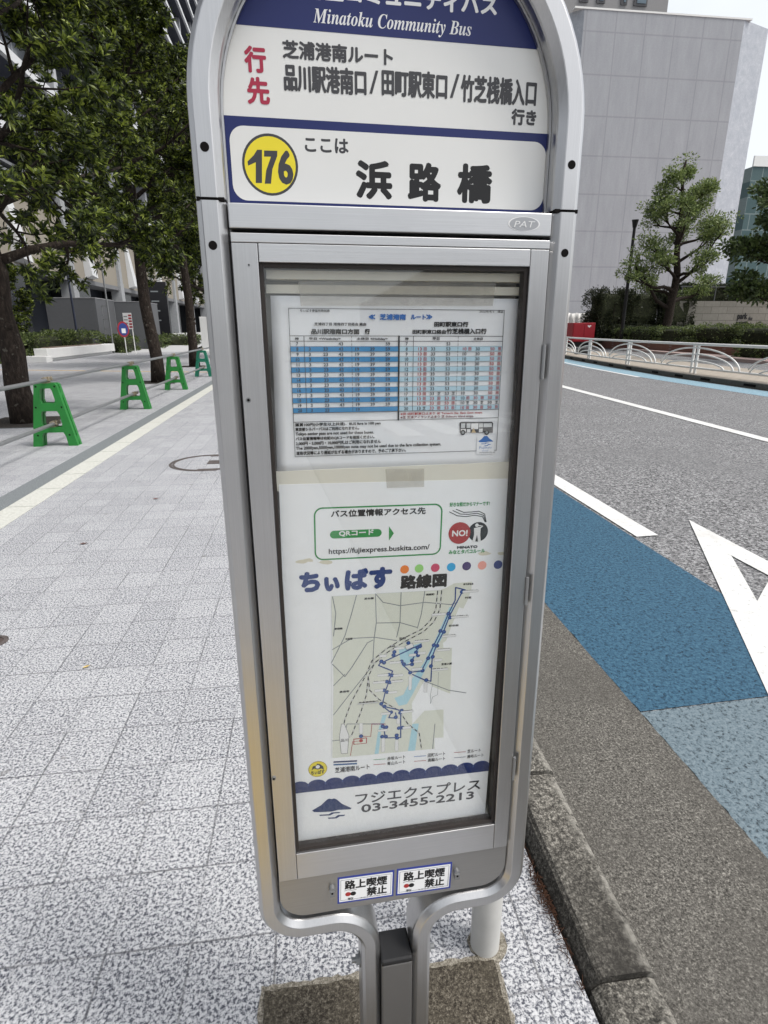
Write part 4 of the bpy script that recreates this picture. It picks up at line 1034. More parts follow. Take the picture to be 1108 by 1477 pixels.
labs = [('竹芝桟橋入口', 826, 101, 890), ('日の出駅入口', 690, 203, 745), ('日の出桟橋入口', 775, 214, 845), ('海岸二丁目', 735, 299, 790), ('海岸三丁目', 712, 361, 765), ('海岸橋', 700, 406, 728), ('港南三丁目', 640, 446, 600), ('浜路橋', 610, 322, 672), ('新芝橋', 522, 354, 560), ('東口', 456, 388, 482), ('芝浦二丁目', 500, 417, 545), ('八千代橋', 448, 473, 490), ('潮路橋', 518, 474, 556), ('港南一丁目', 428, 505, 476), ('御楯橋', 508, 500, 556), ('高浜橋', 436, 541, 466), ('港南', 496, 549, 528), ('五色橋港南口', 362, 597, 448), ('港南四丁目', 552, 635, 600), ('都営住宅', 464, 644, 498), ('東八ツ山', 560, 706, 590), ('楽水橋', 450, 718, 486), ('芝浦一丁目', 588, 384, 612), ('新日の出', 690, 448, 755), ('芝浦公園', 628, 375, 656), ('車庫', 640, 412, 610), ('赤羽橋', 254, 268, 290), ('三田線', 302, 313, 334), ('泉岳寺', 276, 548, 320), ('浜松町', 660, 116, 698), ('札の辻', 498, 346, 524), ('ゆりかもめ', 826, 70, 870), ('竹芝', 832, 130, 862), ('日の出', 762, 254, 804), ('芝浦ふ頭', 728, 425, 775), ('三田', 540, 311, 570), ('芝公園', 386, 134, 428)]
for i, (b, xa, yy, xb) in enumerate(labs):
    xa, xb = min(xa, xb), max(xa, xb)
    if i < 26:
        rpp = k.rrect_pts(z6(xa - 4, yy + 7), z6(xb + 4, yy - 7), 0.0014); k.raw(rpp, I_W, MP, 3.8e-4); k.outline(rpp, 0.0003, I_MAPGREY, MP, 4.0e-4, True)
    T5(b, xa, yy + 4.8, xb, yy - 4.8, I_K, 0.00022, MP, z6) if i else T5(b, xa, yy + 4.8, xb, yy - 4.8, I_K, 0.00022, MP, z6)
for (xa, ya, yb_) in ((658, 505, 550), (590, 475, 540), (470, 752, 815), (530, 758, 810), (372, 685, 735), (537, 664, 690)):
    k.rrect(z6(xa - 8, yb_), z6(xa + 8, ya), 0.0018, I_W, MP, 3.9e-4); k.outline(k.rrect_pts(z6(xa - 8, yb_), z6(xa + 8, ya), 0.0018), 0.0003, I_MAPGREY, MP, 4.1e-4, True)
    n_l = int((yb_ - ya) / 9)
    for q, ch in enumerate('芝浦ふ頭前橋口'[:n_l]): T5(ch, xa - 4, ya + 10 + q * 8.6, xa + 4, ya + 3 + q * 8.6, I_K, 0.0, MP, z6)
LG = 'legend'
for (yy, mt) in ((859, ink('legend_navy', (0.02, 0.03, 0.10))), (871, ink('legend_blue', (0.03, 0.10, 0.26)))):
    k.line([z6(252, yy), z6(352, yy - 5)], 0.0028, mt, LG, 2.2e-4)
T5('芝浦港南ルート', 256, 908, 410, 884, I_K, 0.0002, LG, z6, yr=899)
for (b, xa, xb, yy, xl0, xl1, c) in (('赤坂ルート', 488, 568, 852, 428, 480, I_GRN), ('青山ルート', 488, 568, 874, 428, 480, I_DRED), ('田町ルート', 668, 745, 838, 608, 660, I_BLUE), ('高輪ルート', 668, 745, 859, 608, 660, I_DRED), ('芝ルート', 843, 903, 820, 785, 836, I_DRED), ('麻布ルート', 843, 915, 843, 785, 836, I_NAVY)):
    T5(b, xa, yy, xb, yy - 16, I_K, 0.0001, LG, z6, yr=yy - 6); k.line([z6(xl0, yy - 3), z6(xl1, yy - 7)], 0.0009, c, LG, 2.2e-4)
k.disc(*z6(180, 890), 13.6, ink('legend_rim', (0.35, 0.24, 0.02)), LG, 2.0e-4, 28); k.disc(*z6(180, 890), 12.7, I_YEL, LG, 2.3e-4, 28)
k.poly(M6((152, 896), (158, 878), (172, 874), (178, 866), (190, 868), (204, 878), (208, 894), (196, 888), (180, 892), (164, 888)), I_GREYK, LG, 2.6e-4); k.disc(*z6(180, 880), 3.0, I_W, LG, 2.8e-4, 12)
T5('ちぃばす', 150, 916, 210, 899, I_K, 0.0003, LG, z6, yr=912)
BN = 'scalloped_band'
la, lb = k.loc(*z7(168, 162)), k.loc(*z7(930, 90))
yl, yr_ = la[1], lb[1]; ym = (yl + yr_) / 2
bt = (k.loc(*z7(168, 138))[1] + k.loc(*z7(930, 68))[1]) / 2
k.raw([(x0, ym), (Wp, ym), (Wp, bt), (x0, bt)], ink('band_navy', (0.008, 0.022, 0.115)), BN, 1.8e-4)
nsc = 12; stp = (Wp - x0) / nsc
for i in range(nsc):
    cx_ = x0 + (i + 0.5) * stp; rr_ = stp * 0.53
    pts = [(cx_ + rr_ * math.cos(math.pi * a / 10), bt - 0.0005 + rr_ * 0.72 * math.sin(math.pi * a / 10)) for a in range(11)]
    k.raw([(min(max(p[0], x0), Wp), p[1]) for p in pts], ink('band_navy', (0.008, 0.022, 0.115)), BN, 2.0e-4)
    k.outline([(min(max(p[0], x0), Wp), p[1]) for p in pts], 0.0008, ink('band_edge', (0.05, 0.09, 0.26)), BN, 2.4e-4)
CN = 'company_lettering'
T5('フジエクスプレス', 402, 212, 877, 170, I_GREYK, 0.00045, CN, z7, yr=165)
T5('03-3455-2213', 425, 243, 852, 213, I_GREYK, 0.0006, CN, z7, yr=201)
mountain(k, lambda a, b: z7(238 + 150 * a, 193 + 80 * b - 8 * a), ink('mountain_blue', (0.016, 0.035, 0.12)), CN, 2.2e-4)
k.build(poster)
for o_ in (sign, sheet, poster): set_on_sign(o_)

# ================================================================== round the sign's foot
foot = empty('concrete_footing', (0.11, 0.70, 0), 'brown exposed aggregate concrete footing under the bus stop post', 'footing')
rn = random.Random(8)
def rough_rect(x0, y0, x1, y1, st_, amp):
    pts = []
    for (a, b) in (((x0, y0), (x1, y0)), ((x1, y0), (x1, y1)), ((x1, y1), (x0, y1)), ((x0, y1), (x0, y0))):
        n = max(2, int(math.hypot(b[0] - a[0], b[1] - a[1]) / st_))
        for i in range(n): pts.append((a[0] + (b[0] - a[0]) * i / n + rn.uniform(-amp, amp), a[1] + (b[1] - a[1]) * i / n + rn.uniform(-amp, amp)))
    return pts
mb = MB(); mb.slab(rough_rect(-0.165, 0.40, 0.393, 0.955, 0.02, 0.003), -0.05, 0.006); mb.build('footing_block', M_PAD, foot)
mb = MB(); mb.slab(rough_rect(-0.176, 0.388, 0.404, 0.970, 0.015, 0.004), -0.05, 0.0025); mb.build('mortar_edge', M_MORTAR, foot)
pip = empty('white_post', (0.385, 0.995, 0), 'short white round post standing behind the corner of the brown footing', 'post')
mb = MB(); mb.tube([(0.385, 0.995, 0.0), (0.385, 0.995, 0.80), (0.385, 0.995, 0.815), (0.385, 0.995, 0.82)], [0.0365, 0.0365, 0.034, 0.02], 32); mb.build('tube', plain('weathered_white_steel', (0.50, 0.495, 0.475), 0.5, 0, 0.4, 0.2, 12), pip, smooth=True, auto=40)
mb = MB(); mb.slab([(0.385 + (0.048 + rn.uniform(-.006, .006)) * math.cos(a * 0.314) + 0.008, 0.995 + (0.046 + rn.uniform(-.006, .006)) * math.sin(a * 0.314)) for a in range(20)], 0.0, 0.0045); mb.build('base_grout', M_MORTAR, pip)
# needles and grit along the kerb
mb = MB(); rn = random.Random(21)
for i in range(190):
    y_ = rn.choice((rn.gauss(1.10, 0.05), rn.gauss(1.08, 0.05), rn.uniform(0.85, 1.3))); x_ = 0.592 - abs(rn.gauss(0, 0.010)); a_ = rn.uniform(0, 6.28); L_ = rn.uniform(0.008, 0.035)
    z_ = 0.003 + rn.random() * 0.012
    p = [(x_ - L_ / 2 * math.cos(a_), y_ - L_ / 2 * math.sin(a_), z_), (x_, y_, z_ + rn.uniform(0, 0.008)), (x_ + L_ / 2 * math.cos(a_), y_ + L_ / 2 * math.sin(a_), z_)]
    p = [(min(q[0], 0.60), q[1], q[2]) for q in p]
    mb.tube(p, 0.0009, 4, False)
tag(mb.build('leaf_litter', plain('dead_needles', (0.055, 0.028, 0.018), 0.9, 0, 0.1, 0.6, 60)), 'dry brown needles gathered along the inner edge of the kerb', 'leaf litter', kind='stuff')
def fallen(px, py, L_, ang_, col, label):
    p = gnd(px, py); mb = MB(); c, s = math.cos(ang_), math.sin(ang_)
    prof = [(-0.5, 0), (-0.25, 0.17), (0.1, 0.2), (0.5, 0), (0.1, -0.2), (-0.25, -0.17)]
    mb.add([(p.x + (a * c - b * s) * L_, p.y + (a * s + b * c) * L_, 0.006 + 0.10 * L_ * (abs(a) + abs(b))) for a, b in prof] + [(p.x, p.y, 0.003)], [(0, 1, 6), (1, 2, 6), (2, 3, 6), (3, 4, 6), (4, 5, 6), (5, 0, 6)])
    tag(mb.build('fallen_leaf', plain(label[:14].replace(' ', '_'), col, 0.8)), label, 'leaf', 'fallen leaves on the pavement')
fallen(125, 963, 0.035, 0.6, (0.48, 0.36, 0.14), 'yellow dry leaf on the pale pavement')
fallen(121, 785, 0.06, 0.2, (0.09, 0.04, 0.03), 'long dark brown leaf lying on the pavement near the pale strip')
fallen(225, 720, 0.06, 0.1, (0.16, 0.06, 0.05), 'small reddish leaf on the pavement below the round manhole')
# manhole ring with pavers inside
mc = gnd(300, 667); mh = empty('manhole_cover', (mc.x, mc.y, 0), 'round manhole cover filled with paving and ringed in dark iron', 'manhole cover')
mb = MB()
def ring(mb, x, y, r0, r1, z0, z1, n=48):
    vs = []; fs = []
    for i in range(n):
        a = 2 * math.pi * i / n; c, s = math.cos(a), math.sin(a)
        vs += [(x + r0 * c, y + r0 * s, z0), (x + r0 * c, y + r0 * s, z1), (x + r1 * c, y + r1 * s, z1), (x + r1 * c, y + r1 * s, z0)]
    for i in range(n):
        j = (i + 1) % n
        for q in range(3): fs.append((i * 4 + q, i * 4 + q + 1, j * 4 + q + 1, j * 4 + q))
    mb.add(vs, [f[::-1] for f in fs])
ring(mb, mc.x, mc.y, 0.375, 0.398, -0.01, 0.004); ring(mb, mc.x, mc.y, 0.405, 0.435, -0.01, 0.003)
mb.build('iron_ring', M_CAST, mh)
mb = MB(); mb.box((mc.x + 0.0, mc.y - 0.09, -0.01), (mc.x + 0.17, mc.y + 0.09, 0.004)); mb.box((mc.x - 0.06, mc.y - 0.43, -0.01), (mc.x + 0.16, mc.y - 0.33, 0.0035)); mb.box((mc.x - 0.02, mc.y + 0.33, -0.01), (mc.x + 0.2, mc.y + 0.43, 0.0035)); mb.each('lifting_key_plate', M_CAST, mh)
vc = gnd(-6, 926); vv = empty('valve_cover', (vc.x, vc.y, 0), 'small dark round valve cover set alone in the pavement', 'valve cover')
mb = MB(); ring(mb, vc.x, vc.y, 0.035, 0.056, -0.01, 0.006, 32); mb.build('rim', M_CAST, vv)
mb = MB(); mb.cyl((vc.x, vc.y, -0.01), (vc.x, vc.y, 0.003), 0.034, 28); mb.cyl((vc.x, vc.y, 0.0), (vc.x, vc.y, 0.005), 0.014, 20); mb.build('lid', plain('valve_lid', (0.08, 0.06, 0.055), 0.6), vv)

# ================================================================== barricades and pipes
def a_frame_outer(h, bw, tw, lw):
    return bw, tw
def make_barricade(mat):
    root_ = empty('barricade', (0, 0, 0))
    H_, B_, T_, Lw = 0.83, 0.285, 0.135, 0.125
    def xo(z): return B_ + (T_ - B_) * z / H_
    def xi(z): return xo(z) - 0.118 + 0.055 * z / H_
    for yy, nm in ((-0.075, 'front_panel'), (0.015, 'rear_panel')):
        mb = MB()
        zb0, zb1, zc0, zc1, zt0 = 0.185, 0.255, 0.47, 0.575, 0.765
        # legs and bars as one plate with three openings (pieces butt end to end)
        for sg in (-1, 1):
            levels = [0, 0.13, zb0, zb1, 0.30, zc0 - 0.05, zc0, zc1, zc1 + 0.04, zt0 - 0.03, zt0]
            for z0, z1 in zip(levels[:-1], levels[1:]):
                def fil(z):  # fillet beside the bars
                    f = 0.0
                    for zz in (zb1, zc1):
                        if 0 <= z - zz < 0.05: f = max(f, 0.02 * (1 - (z - zz) / 0.05))
                    for zz in (zb0, zc0, zt0):
                        if 0 <= zz - z < 0.056: f = max(f, 0.02 * (1 - (zz - z) / 0.056))
                    return f
                pts = [(sg * (xi(z0) - fil(z0)), z0), (sg * xo(z0), z0), (sg * xo(z1), z1), (sg * (xi(z1) - fil(z1)), z1)]
                if sg < 0: pts = pts[::-1]
                mb.prism(pts, yy, yy + 0.06)
        for z0, z1 in ((zb0, zb1), (zc0, zc1)):
            mb.prism([(-xi(z0) + 0.0199, z0), (xi(z0) - 0.0199, z0), (xi(z1) - 0.0199, z1), (-xi(z1) + 0.0199, z1)], yy + 0.0004, yy + 0.0596)
        mb.prism([(-xo(zt0), zt0), (xo(zt0), zt0), (xo(H_ - 0.02), H_ - 0.02), (xo(H_) - 0.02, H_), (-xo(H_) + 0.02, H_), (-xo(H_ - 0.02), H_ - 0.02)], yy + 0.0002, yy + 0.0598)
        mb.build(nm, mat, root_)
        hb = MB()
        for (x, z) in ((-0.115, 0.79), (0.115, 0.79), (-0.16, 0.52), (0.16, 0.52), (-0.2, 0.15), (0.2, 0.15)): hb.cyl((x, yy - 0.001, z), (x, yy + 0.006, z), 0.012, 12)
        hb.each('bolt_recess', M_DARK, root_)
    mb = MB()
    for sg in (-1, 1):
        mb.box((sg * 0.24 - 0.03, -0.0148, 0.02), (sg * 0.24 + 0.03, 0.0148, 0.12)); mb.box((sg * 0.13 - 0.03, -0.0148, 0.6), (sg * 0.13 + 0.03, 0.0148, 0.76))
    mb.each('spacer', mat, root_)
    for zc_ in (0.872, 0.300):
        mb = MB()
        for yy in (-0.045, 0.045):
            mb.tube([(0, yy - 0.022, zc_), (0, yy + 0.022, zc_)], 0.036, 14)
            mb.box((0.03, yy - 0.016, zc_ - 0.012), (0.062, yy + 0.016, zc_ + 0.012)); mb.cyl((0.048, yy, zc_ - 0.01), (0.048, yy, zc_ + 0.045), 0.007, 8); mb.cyl((0.048, yy, zc_ + 0.018), (0.048, yy, zc_ + 0.03), 0.013, 6)
        mb.box((-0.03, -0.06, zc_ - 0.050), (0.03, 0.06, zc_ - 0.030))
        mb.build('pipe_clamp', M_CLAMP, root_)
    return root_
bar_lab = ['bright green A shaped barricade directly in front of the thick first tree trunk', 'bright green A shaped barricade standing between the thick trunk and the leaning trunk',
           'bright green A shaped barricade just past the leaning tree trunk', 'teal green A shaped barricade beside the sign frame']
proto = make_barricade(M_GREEN)
for i, (x_, y_) in enumerate(((-3.415, 8.14), (-3.39, 11.82), (-3.405, 15.6), (-3.42, 19.9))):
    if i == 0: b_ = proto
    else:
        b_ = proto.copy(); COL.objects.link(b_)
        for ch in proto.children:
            c_ = ch.copy()
            if i == 3 and ch.data.materials[0] is M_GREEN:
                c_.data = ch.data.copy(); c_.data.materials[0] = M_TEAL
            COL.objects.link(c_); c_.parent = b_
    b_.location = (x_, y_, 0); tag(b_, bar_lab[i], 'barricade', 'plastic barricades joined by pipes along the plaza')
for z_, lb_ in ((0.872, 'upper steel pipe clamped along the tops of the green barricades'), (0.300, 'lower steel pipe clamped through the green barricades near the ground')):
    mb = MB(); mb.tube([(-3.40, 2.0, z_), (-3.40, 12, z_ - 0.004), (-3.405, 21.6, z_)], 0.0243, 14)
    tag(mb.build('safety_pipe', M_STEEL, smooth=True, auto=40), lb_, 'pipe', 'steel pipes of the barricade line')

# ================================================================== plants
def leaf_mesh(name, P, N, L, Wd, mat, parent=None, seed=1, fold=0.25, origin=(0, 0, 0)):
    """P positions (n,3), N directions (n,3): one folded diamond leaf each"""
    rng = np.random.default_rng(seed); n = len(P)
    N = N / (np.linalg.norm(N, axis=1, keepdims=True) + 1e-9)
    rv = rng.normal(size=(n, 3)); rv[:, 2] *= 0.5
    U = np.cross(N, rv); U /= (np.linalg.norm(U, axis=1, keepdims=True) + 1e-9)
    V = np.cross(N, U)
    l = (L * rng.uniform(0.7, 1.25, n))[:, None]; w = (Wd * rng.uniform(0.75, 1.2, n))[:, None]
    base = P; tip = P + N * l - np.array([0, 0, 1.0]) * l * 0.12
    mid = P + N * l * 0.55
    a = mid + U * w * 0.5 + V * w * fold; b = mid - U * w * 0.5 + V * w * fold
    vs = np.stack([base, a, tip, b], 1).reshape(-1, 3) - np.array(origin)
    me = bpy.data.meshes.new(name); me.vertices.add(4 * n); me.vertices.foreach_set('co', vs.astype(np.float32).ravel())
    idx = np.arange(4 * n, dtype=np.int32).reshape(n, 4); tri = np.concatenate([idx[:, [0, 1, 2]], idx[:, [0, 2, 3]]], 1).reshape(-1)
    me.loops.add(6 * n); me.loops.foreach_set('vertex_index', tri)
    me.polygons.add(2 * n); me.polygons.foreach_set('loop_start', np.arange(0, 6 * n, 3, dtype=np.int32))
    me.update(calc_edges=True); me.materials.append(mat)
    o = bpy.data.objects.new(name, me); COL.objects.link(o)
    if parent is not None: o.parent = parent
    return o

class Tree:
    def __init__(s, seed): s.rn = random.Random(seed); s.mb = MB(); s.tips = []; s.keep = []
    def branch(s, p, d, L, r, lvl, maxl, upw=0.12, wob=0.22, kids=(6, 5), spread=0.9, klen=0.55):
        rn = s.rn; n = max(3, int(L / 0.28)) if lvl < maxl else 3
        pts = [Vector(p)]; d = Vector(d).normalized(); dirs = [d]
        for i in range(n):
            d = (d + Vector((rn.gauss(0, wob), rn.gauss(0, wob), rn.gauss(0, wob) + upw)) * (1.0 / math.sqrt(n))).normalized()
            pts.append(pts[-1] + d * (L / n)); dirs.append(d)
        rr = [max(r * (1 - 0.72 * i / n), 0.004) for i in range(n + 1)]
        s.mb.tube(pts, rr, 8 if lvl == 0 else (6 if lvl == 1 else 4), lvl < 2)
        if lvl >= maxl:
            for i in range(1, n + 1): s.tips.append((pts[i].copy(), dirs[i].copy()))
            return
        nk = kids[min(lvl, len(kids) - 1)]
        for c in range(nk):
            f = 0.28 + 0.72 * (c + rn.random()) / nk
            i = min(n, max(1, int(f * n + 0.5)))
            ax = Vector((rn.gauss(0, 1), rn.gauss(0, 1), rn.gauss(0, 1))); side = dirs[i].cross(ax).normalized()
            dd = dirs[i] * (1 - spread * 0.6) + side * spread + Vector((0, 0, 0.12))
            s.branch(pts[i], dd, L * klen * rn.uniform(0.7, 1.2) * (1.15 - 0.45 * f), max(rr[i] * 0.6, 0.006), lvl + 1, maxl, upw, wob, kids, spread, klen)
        s.tips.append((pts[-1].copy(), dirs[-1].copy()))

def rosettes(tips, per, nl, spread, rng, jitter):
    P = []; N = []
    for (p, d) in tips:
        for _ in range(per):
            q = np.array(p) + rng.normal(0, jitter, 3); ax = np.array(d) * 0.7 + np.array([0, 0, 0.5]) + rng.normal(0, 0.3, 3); ax /= np.linalg.norm(ax)
            r_ = rng.normal(0, 1, (nl, 3)); r_ -= (r_ @ ax)[:, None] * ax; r_ /= np.linalg.norm(r_, axis=1, keepdims=True) + 1e-9
            el = rng.uniform(0.15, 0.9, nl)[:, None]
            N.append(ax * el + r_ * spread); P.append(np.repeat(q[None], nl, 0))
    return np.concatenate(P), np.concatenate(N)

def evergreen(seed, loc, H, tr, z0, z1, limbs, rad, lean=(0, 0), tscale=1.0, label='', group='evergreen trees along the plaza', per=5, nl=11, leaf=(0.125, 0.034), kids=(6, 5), name='evergreen_tree'):
    T = Tree(seed); rn = T.rn
    n = 14; pts = [Vector((0, 0, -0.05))]
    for i in range(1, n + 1):
        f = i / n; pts.append(Vector((lean[0] * f + rn.gauss(0, 0.03), lean[1] * f + rn.gauss(0, 0.03), H * f)))
    rr = [tr * (1.25 if i == 0 else 1.0) * (1 - 0.85 * (i / n) ** 1.2) + 0.012 for i in range(n + 1)]
    T.mb.tube(pts, rr, 14)
    # bumps where branches were cut
    for _ in range(4):
        z = rn.uniform(0.8, 2.4); a = rn.uniform(0, 6.28); f = z / H; c = Vector((lean[0] * f, lean[1] * f, z)); o_ = Vector((math.cos(a), math.sin(a), 0.25))
        T.mb.tube([c, c + o_ * tr * 1.0, c + o_ * tr * 1.22], [tr * 0.45, tr * 0.36, tr * 0.12], 8)
    for i in range(limbs):
        f = (i + rn.random() * 0.6) / limbs; z = z0 + (z1 - z0) * f
        a = i * 2.4 + rn.uniform(-0.4, 0.4)
        prof = math.sin(math.pi * min(1, 0.30 + 0.62 * f)) ** 0.7
        L_ = rad * prof * rn.uniform(0.8, 1.1)
        c = Vector((lean[0] * z / H, lean[1] * z / H, z))
        el = 0.28 + 0.75 * f
        T.branch(c, (math.cos(a), math.sin(a), el), L_, tr * 0.38 * (1 - 0.6 * f) + 0.01, 0, 2, 0.10, 0.30, kids, 0.85, 0.52)
    T.branch(pts[-2], (0.05, 0, 1), rad * 0.5, 0.03, 0, 2, 0.1, 0.3, kids, 0.9, 0.55)
    root_ = empty(name, (0, 0, 0), label, 'tree', group)
    tk = T.mb.build('trunk', M_BARK, root_, smooth=True)
    rng = np.random.default_rng(seed)
    P, N = rosettes(T.tips, per, nl, 0.9, rng, 0.045)
    cr = leaf_mesh('crown', P, N, leaf[0], leaf[1], M_LEAF, root_, seed)
    root_.location = loc
    print(name, len(P), 'leaves')
    return root_
def copy_tree(o, loc, rz, sc, label, cat=None):
    c = o.copy(); COL.objects.link(c); c.location = loc; c.rotation_euler = (0, 0, rz); c.scale = (sc, sc, sc); c['label'] = label
    for ch in o.children:
        d = ch.copy(); COL.objects.link(d); d.parent = c
    return c
t1 = evergreen(11, (-4.78, 10.35, 0), 8.2, 0.185, 2.35, 7.9, 22, 2.75, (-0.15, 0.1), label='thick trunked evergreen tree standing in the soil pit beside the steps')
t2 = evergreen(23, (-4.40, 17.9, 0), 10.0, 0.165, 3.3, 9.6, 22, 2.5, (-0.35, 0.1), label='slimmer evergreen tree with leaning trunk between the second and third barricades', per=5, nl=9, leaf=(0.14, 0.042))
t3 = copy_tree(t2, (-4.70, 25.4, 0), 2.1, 1.08, 'evergreen tree by the teal barricade, its trunk straight and its crown beside the sign arch')
t4 = copy_tree(t1, (-4.70, 33.2, 0), 1.2, 1.25, 'last evergreen tree of the row, mostly hidden by the sign frame')
def pit(x, y, w, lab):
    p_ = empty('tree_pit', (x, y, 0), lab, 'tree pit', 'square soil pits around the plaza trees')
    mb = MB(); mb.slab([(x - w, y - w), (x + w, y - w), (x + w, y + w), (x - w, y + w)], -0.02, 0.006); mb.build('soil', M_SOIL, p_)
    mb = MB()
    for a, b in (((-1, -1), (1, -1)), ((1, -1), (1, 1)), ((1, 1), (-1, 1)), ((-1, 1), (-1, -1))):
        mb.obox((x + a[0] * w * 1.02, y + a[1] * w * 1.02), (x + b[0] * w * 1.02, y + b[1] * w * 1.02), 0.025, -0.02, 0.008 if a[0] == a[1] else 0.0084)
    mb.build('edging', plain('pit_edging', (0.12, 0.125, 0.13), 0.7), p_)
pit(-4.78, 10.35, 0.62, 'square soil pit around the thick first trunk')
pit(-4.40, 17.9, 0.55, 'square soil pit around the leaning trunk')
pit(-4.70, 25.4, 0.55, 'square soil pit around the straight trunk near the teal barricade')

M_CORE = mat_speckle('foliage_core', [(0.36, (0.008, 0.008, 0.005)), (0.5, (0.022, 0.026, 0.012)), (0.66, (0.05, 0.06, 0.024))], 9, 30)
def hedge_pts(boxes, n, seed, noise=0.22):
    """leaf bases over the outside of rounded boxes"""
    rng = np.random.default_rng(seed); P = []; N = []
    vol = [b[3] * b[4] + b[3] * b[5] + b[4] * b[5] for b in boxes]; tot = sum(vol)
    for b, v in zip(boxes, vol):
        m = int(n * v / tot); u = rng.normal(size=(m, 3)); u /= np.linalg.norm(u, axis=1, keepdims=True)
        q = np.sign(u) * np.abs(u) ** 0.45
        rad = rng.uniform(0.72, 1.0, m)[:, None] ** 0.5
        wob = 1 + noise * np.sin(q[:, :1] * 7 + b[0]) * np.sin(q[:, 1:2] * 6 + b[1]) + rng.normal(0, 0.035, (m, 1))
        p = np.array(b[:3]) + q * np.array(b[3:6]) * rad * wob
        P.append(p); N.append(u + rng.normal(0, 0.5, (m, 3)) + np.array([0, 0, 0.35]))
    return np.concatenate(P), np.concatenate(N)
def shrub(name, boxes, n, leaf, mat, label, cat, seed, group=None, stems=6, core=True):
    c = boxes[0]; z0 = min(b[2] - b[5] for b in boxes)
    r_ = empty(name, (c[0], c[1], z0), label, cat, group)
    P, N = hedge_pts(boxes, n, seed); leaf_mesh('foliage', P, N, leaf[0], leaf[1], mat, r_, seed, origin=(c[0], c[1], z0))
    rn = random.Random(seed); mb = MB()
    for b in boxes:
        for i in range(stems):
            x, y = b[0] + rn.uniform(-.8, .8) * b[3], b[1] + rn.uniform(-.8, .8) * b[4]
            p = [(x, y, b[2] - b[5]), (x + rn.uniform(-.1, .1), y + rn.uniform(-.1, .1), b[2]), (x + rn.uniform(-.25, .25), y + rn.uniform(-.25, .25), b[2] + b[5] * 0.75)]
            mb.tube(p, [0.03, 0.022, 0.008], 5)
    mb.each('stem', M_BARK, r_)
    if core:  # added solid dark core, closes the view through the leaves
        for b in boxes:
            vs, fs = [], []; nu, nv = 16, 9
            for i in range(nv + 1):
                for j in range(nu):
                    th = math.pi * i / nv; ph = 2 * math.pi * j / nu
                    u = [math.sin(th) * math.cos(ph), math.sin(th) * math.sin(ph), math.cos(th)]
                    vs.append(tuple(b[k] + 0.80 * b[3 + k] * math.copysign(abs(u[k]) ** 0.5, u[k]) * (1 + rn.uniform(-.08, .08)) for k in range(3)))
            for i in range(nv):
                for j in range(nu): fs.append((i * nu + j, (i + 1) * nu + j, (i + 1) * nu + (j + 1) % nu, i * nu + (j + 1) % nu))
            q = MB(); q.add(vs, fs); q.build('foliage_core', M_CORE, r_)
    return r_

# ------------------------------------------------------------------ left background
bench = empty('planter_bench', (-12.5, 35, 0), 'long low white planter wall with a dark seat edge in front of the hedge', 'planter')
mb = MB(); mb.box((-13.0, 30.2, 0.16), (-12.40, 40.4, 0.62)); mb.box((-12.95, 30.4, 0), (-12.55, 40.3, 0.16)); mb.build('wall', M_WCONC, bench, bevel=0.02)
mb = MB(); mb.box((-12.98, 31.0, 0.623), (-12.6, 38.6, 0.66)); mb.build('seat_board', plain('seat_wood', (0.15, 0.11, 0.085), 0.8), bench)
mb = MB(); mb.box((-13.6, 29.5, 0), (-12.2, 30.19, 0.30)); tag(mb.build('stone_block', M_WCONC, bevel=0.02), 'low white stone block at the end of the white planter wall', 'block')
st_ = empty('steps', (-16, 27.5, 0), 'grey stone steps beside the thick first tree trunk', 'steps')
for i in range(3):
    mb = MB(); mb.box((-19.0 - i * 0.2, 26.6 + i * 0.45, i * 0.2), (-14.3, 30.4, 0.2 + i * 0.2 - 0.002)); mb.build('step', plain('step_stone', (0.30, 0.30, 0.30), 0.8), st_)
shrub('hedge', [(-14.0, 33.0, 0.75, 0.9, 2.6, 0.55), (-13.9, 37.5, 0.8, 0.85, 2.6, 0.62), (-14.6, 29.8, 0.7, 1.4, 1.2, 0.6)], 9000, (0.14, 0.075), M_LEAF3, 'low clipped green hedge growing behind the white planter wall', 'hedge', 31)
shrub('shrub', [(-12.7, 42.6, 0.45, 0.9, 1.8, 0.62), (-12.0, 47.0, 0.45, 1.2, 2.0, 0.5)], 4500, (0.15, 0.08), M_LEAF3, 'loose green shrubs past the far end of the white planter wall', 'shrub', 32)
shrub('shrub', [(-10.4, 52.0, 0.45, 1.6, 2.5, 0.6)], 2600, (0.15, 0.08), M_LEAF3, 'green shrub by the ramp behind the leaning trunk', 'shrub', 33)
bt_ = evergreen(37, (-15.6, 33.4, 0.3), 5.0, 0.09, 0.9, 4.6, 13, 1.75, (0, 0), label='dark bushy small tree behind the hedge and beside the grey hoarding', group=None, per=3, nl=8, leaf=(0.17, 0.07), kids=(5, 4), name='small_tree')
hand = empty('handrail', (-14.4, 28.6, 0), 'thin steel handrail beside the steps under the small dark tree', 'handrail')
mb = MB()
for i in range(4): mb.cyl((-15.6 + i * 0.6, 28.5, 0.4), (-15.6 + i * 0.6, 28.5, 1.45), 0.02, 6)
mb.each('post', M_STEEL, hand)
mb = MB(); mb.cyl((-15.7, 28.5, 1.46), (-13.7, 28.5, 1.40), 0.025, 8); mb.build('rail', M_STEEL, hand)

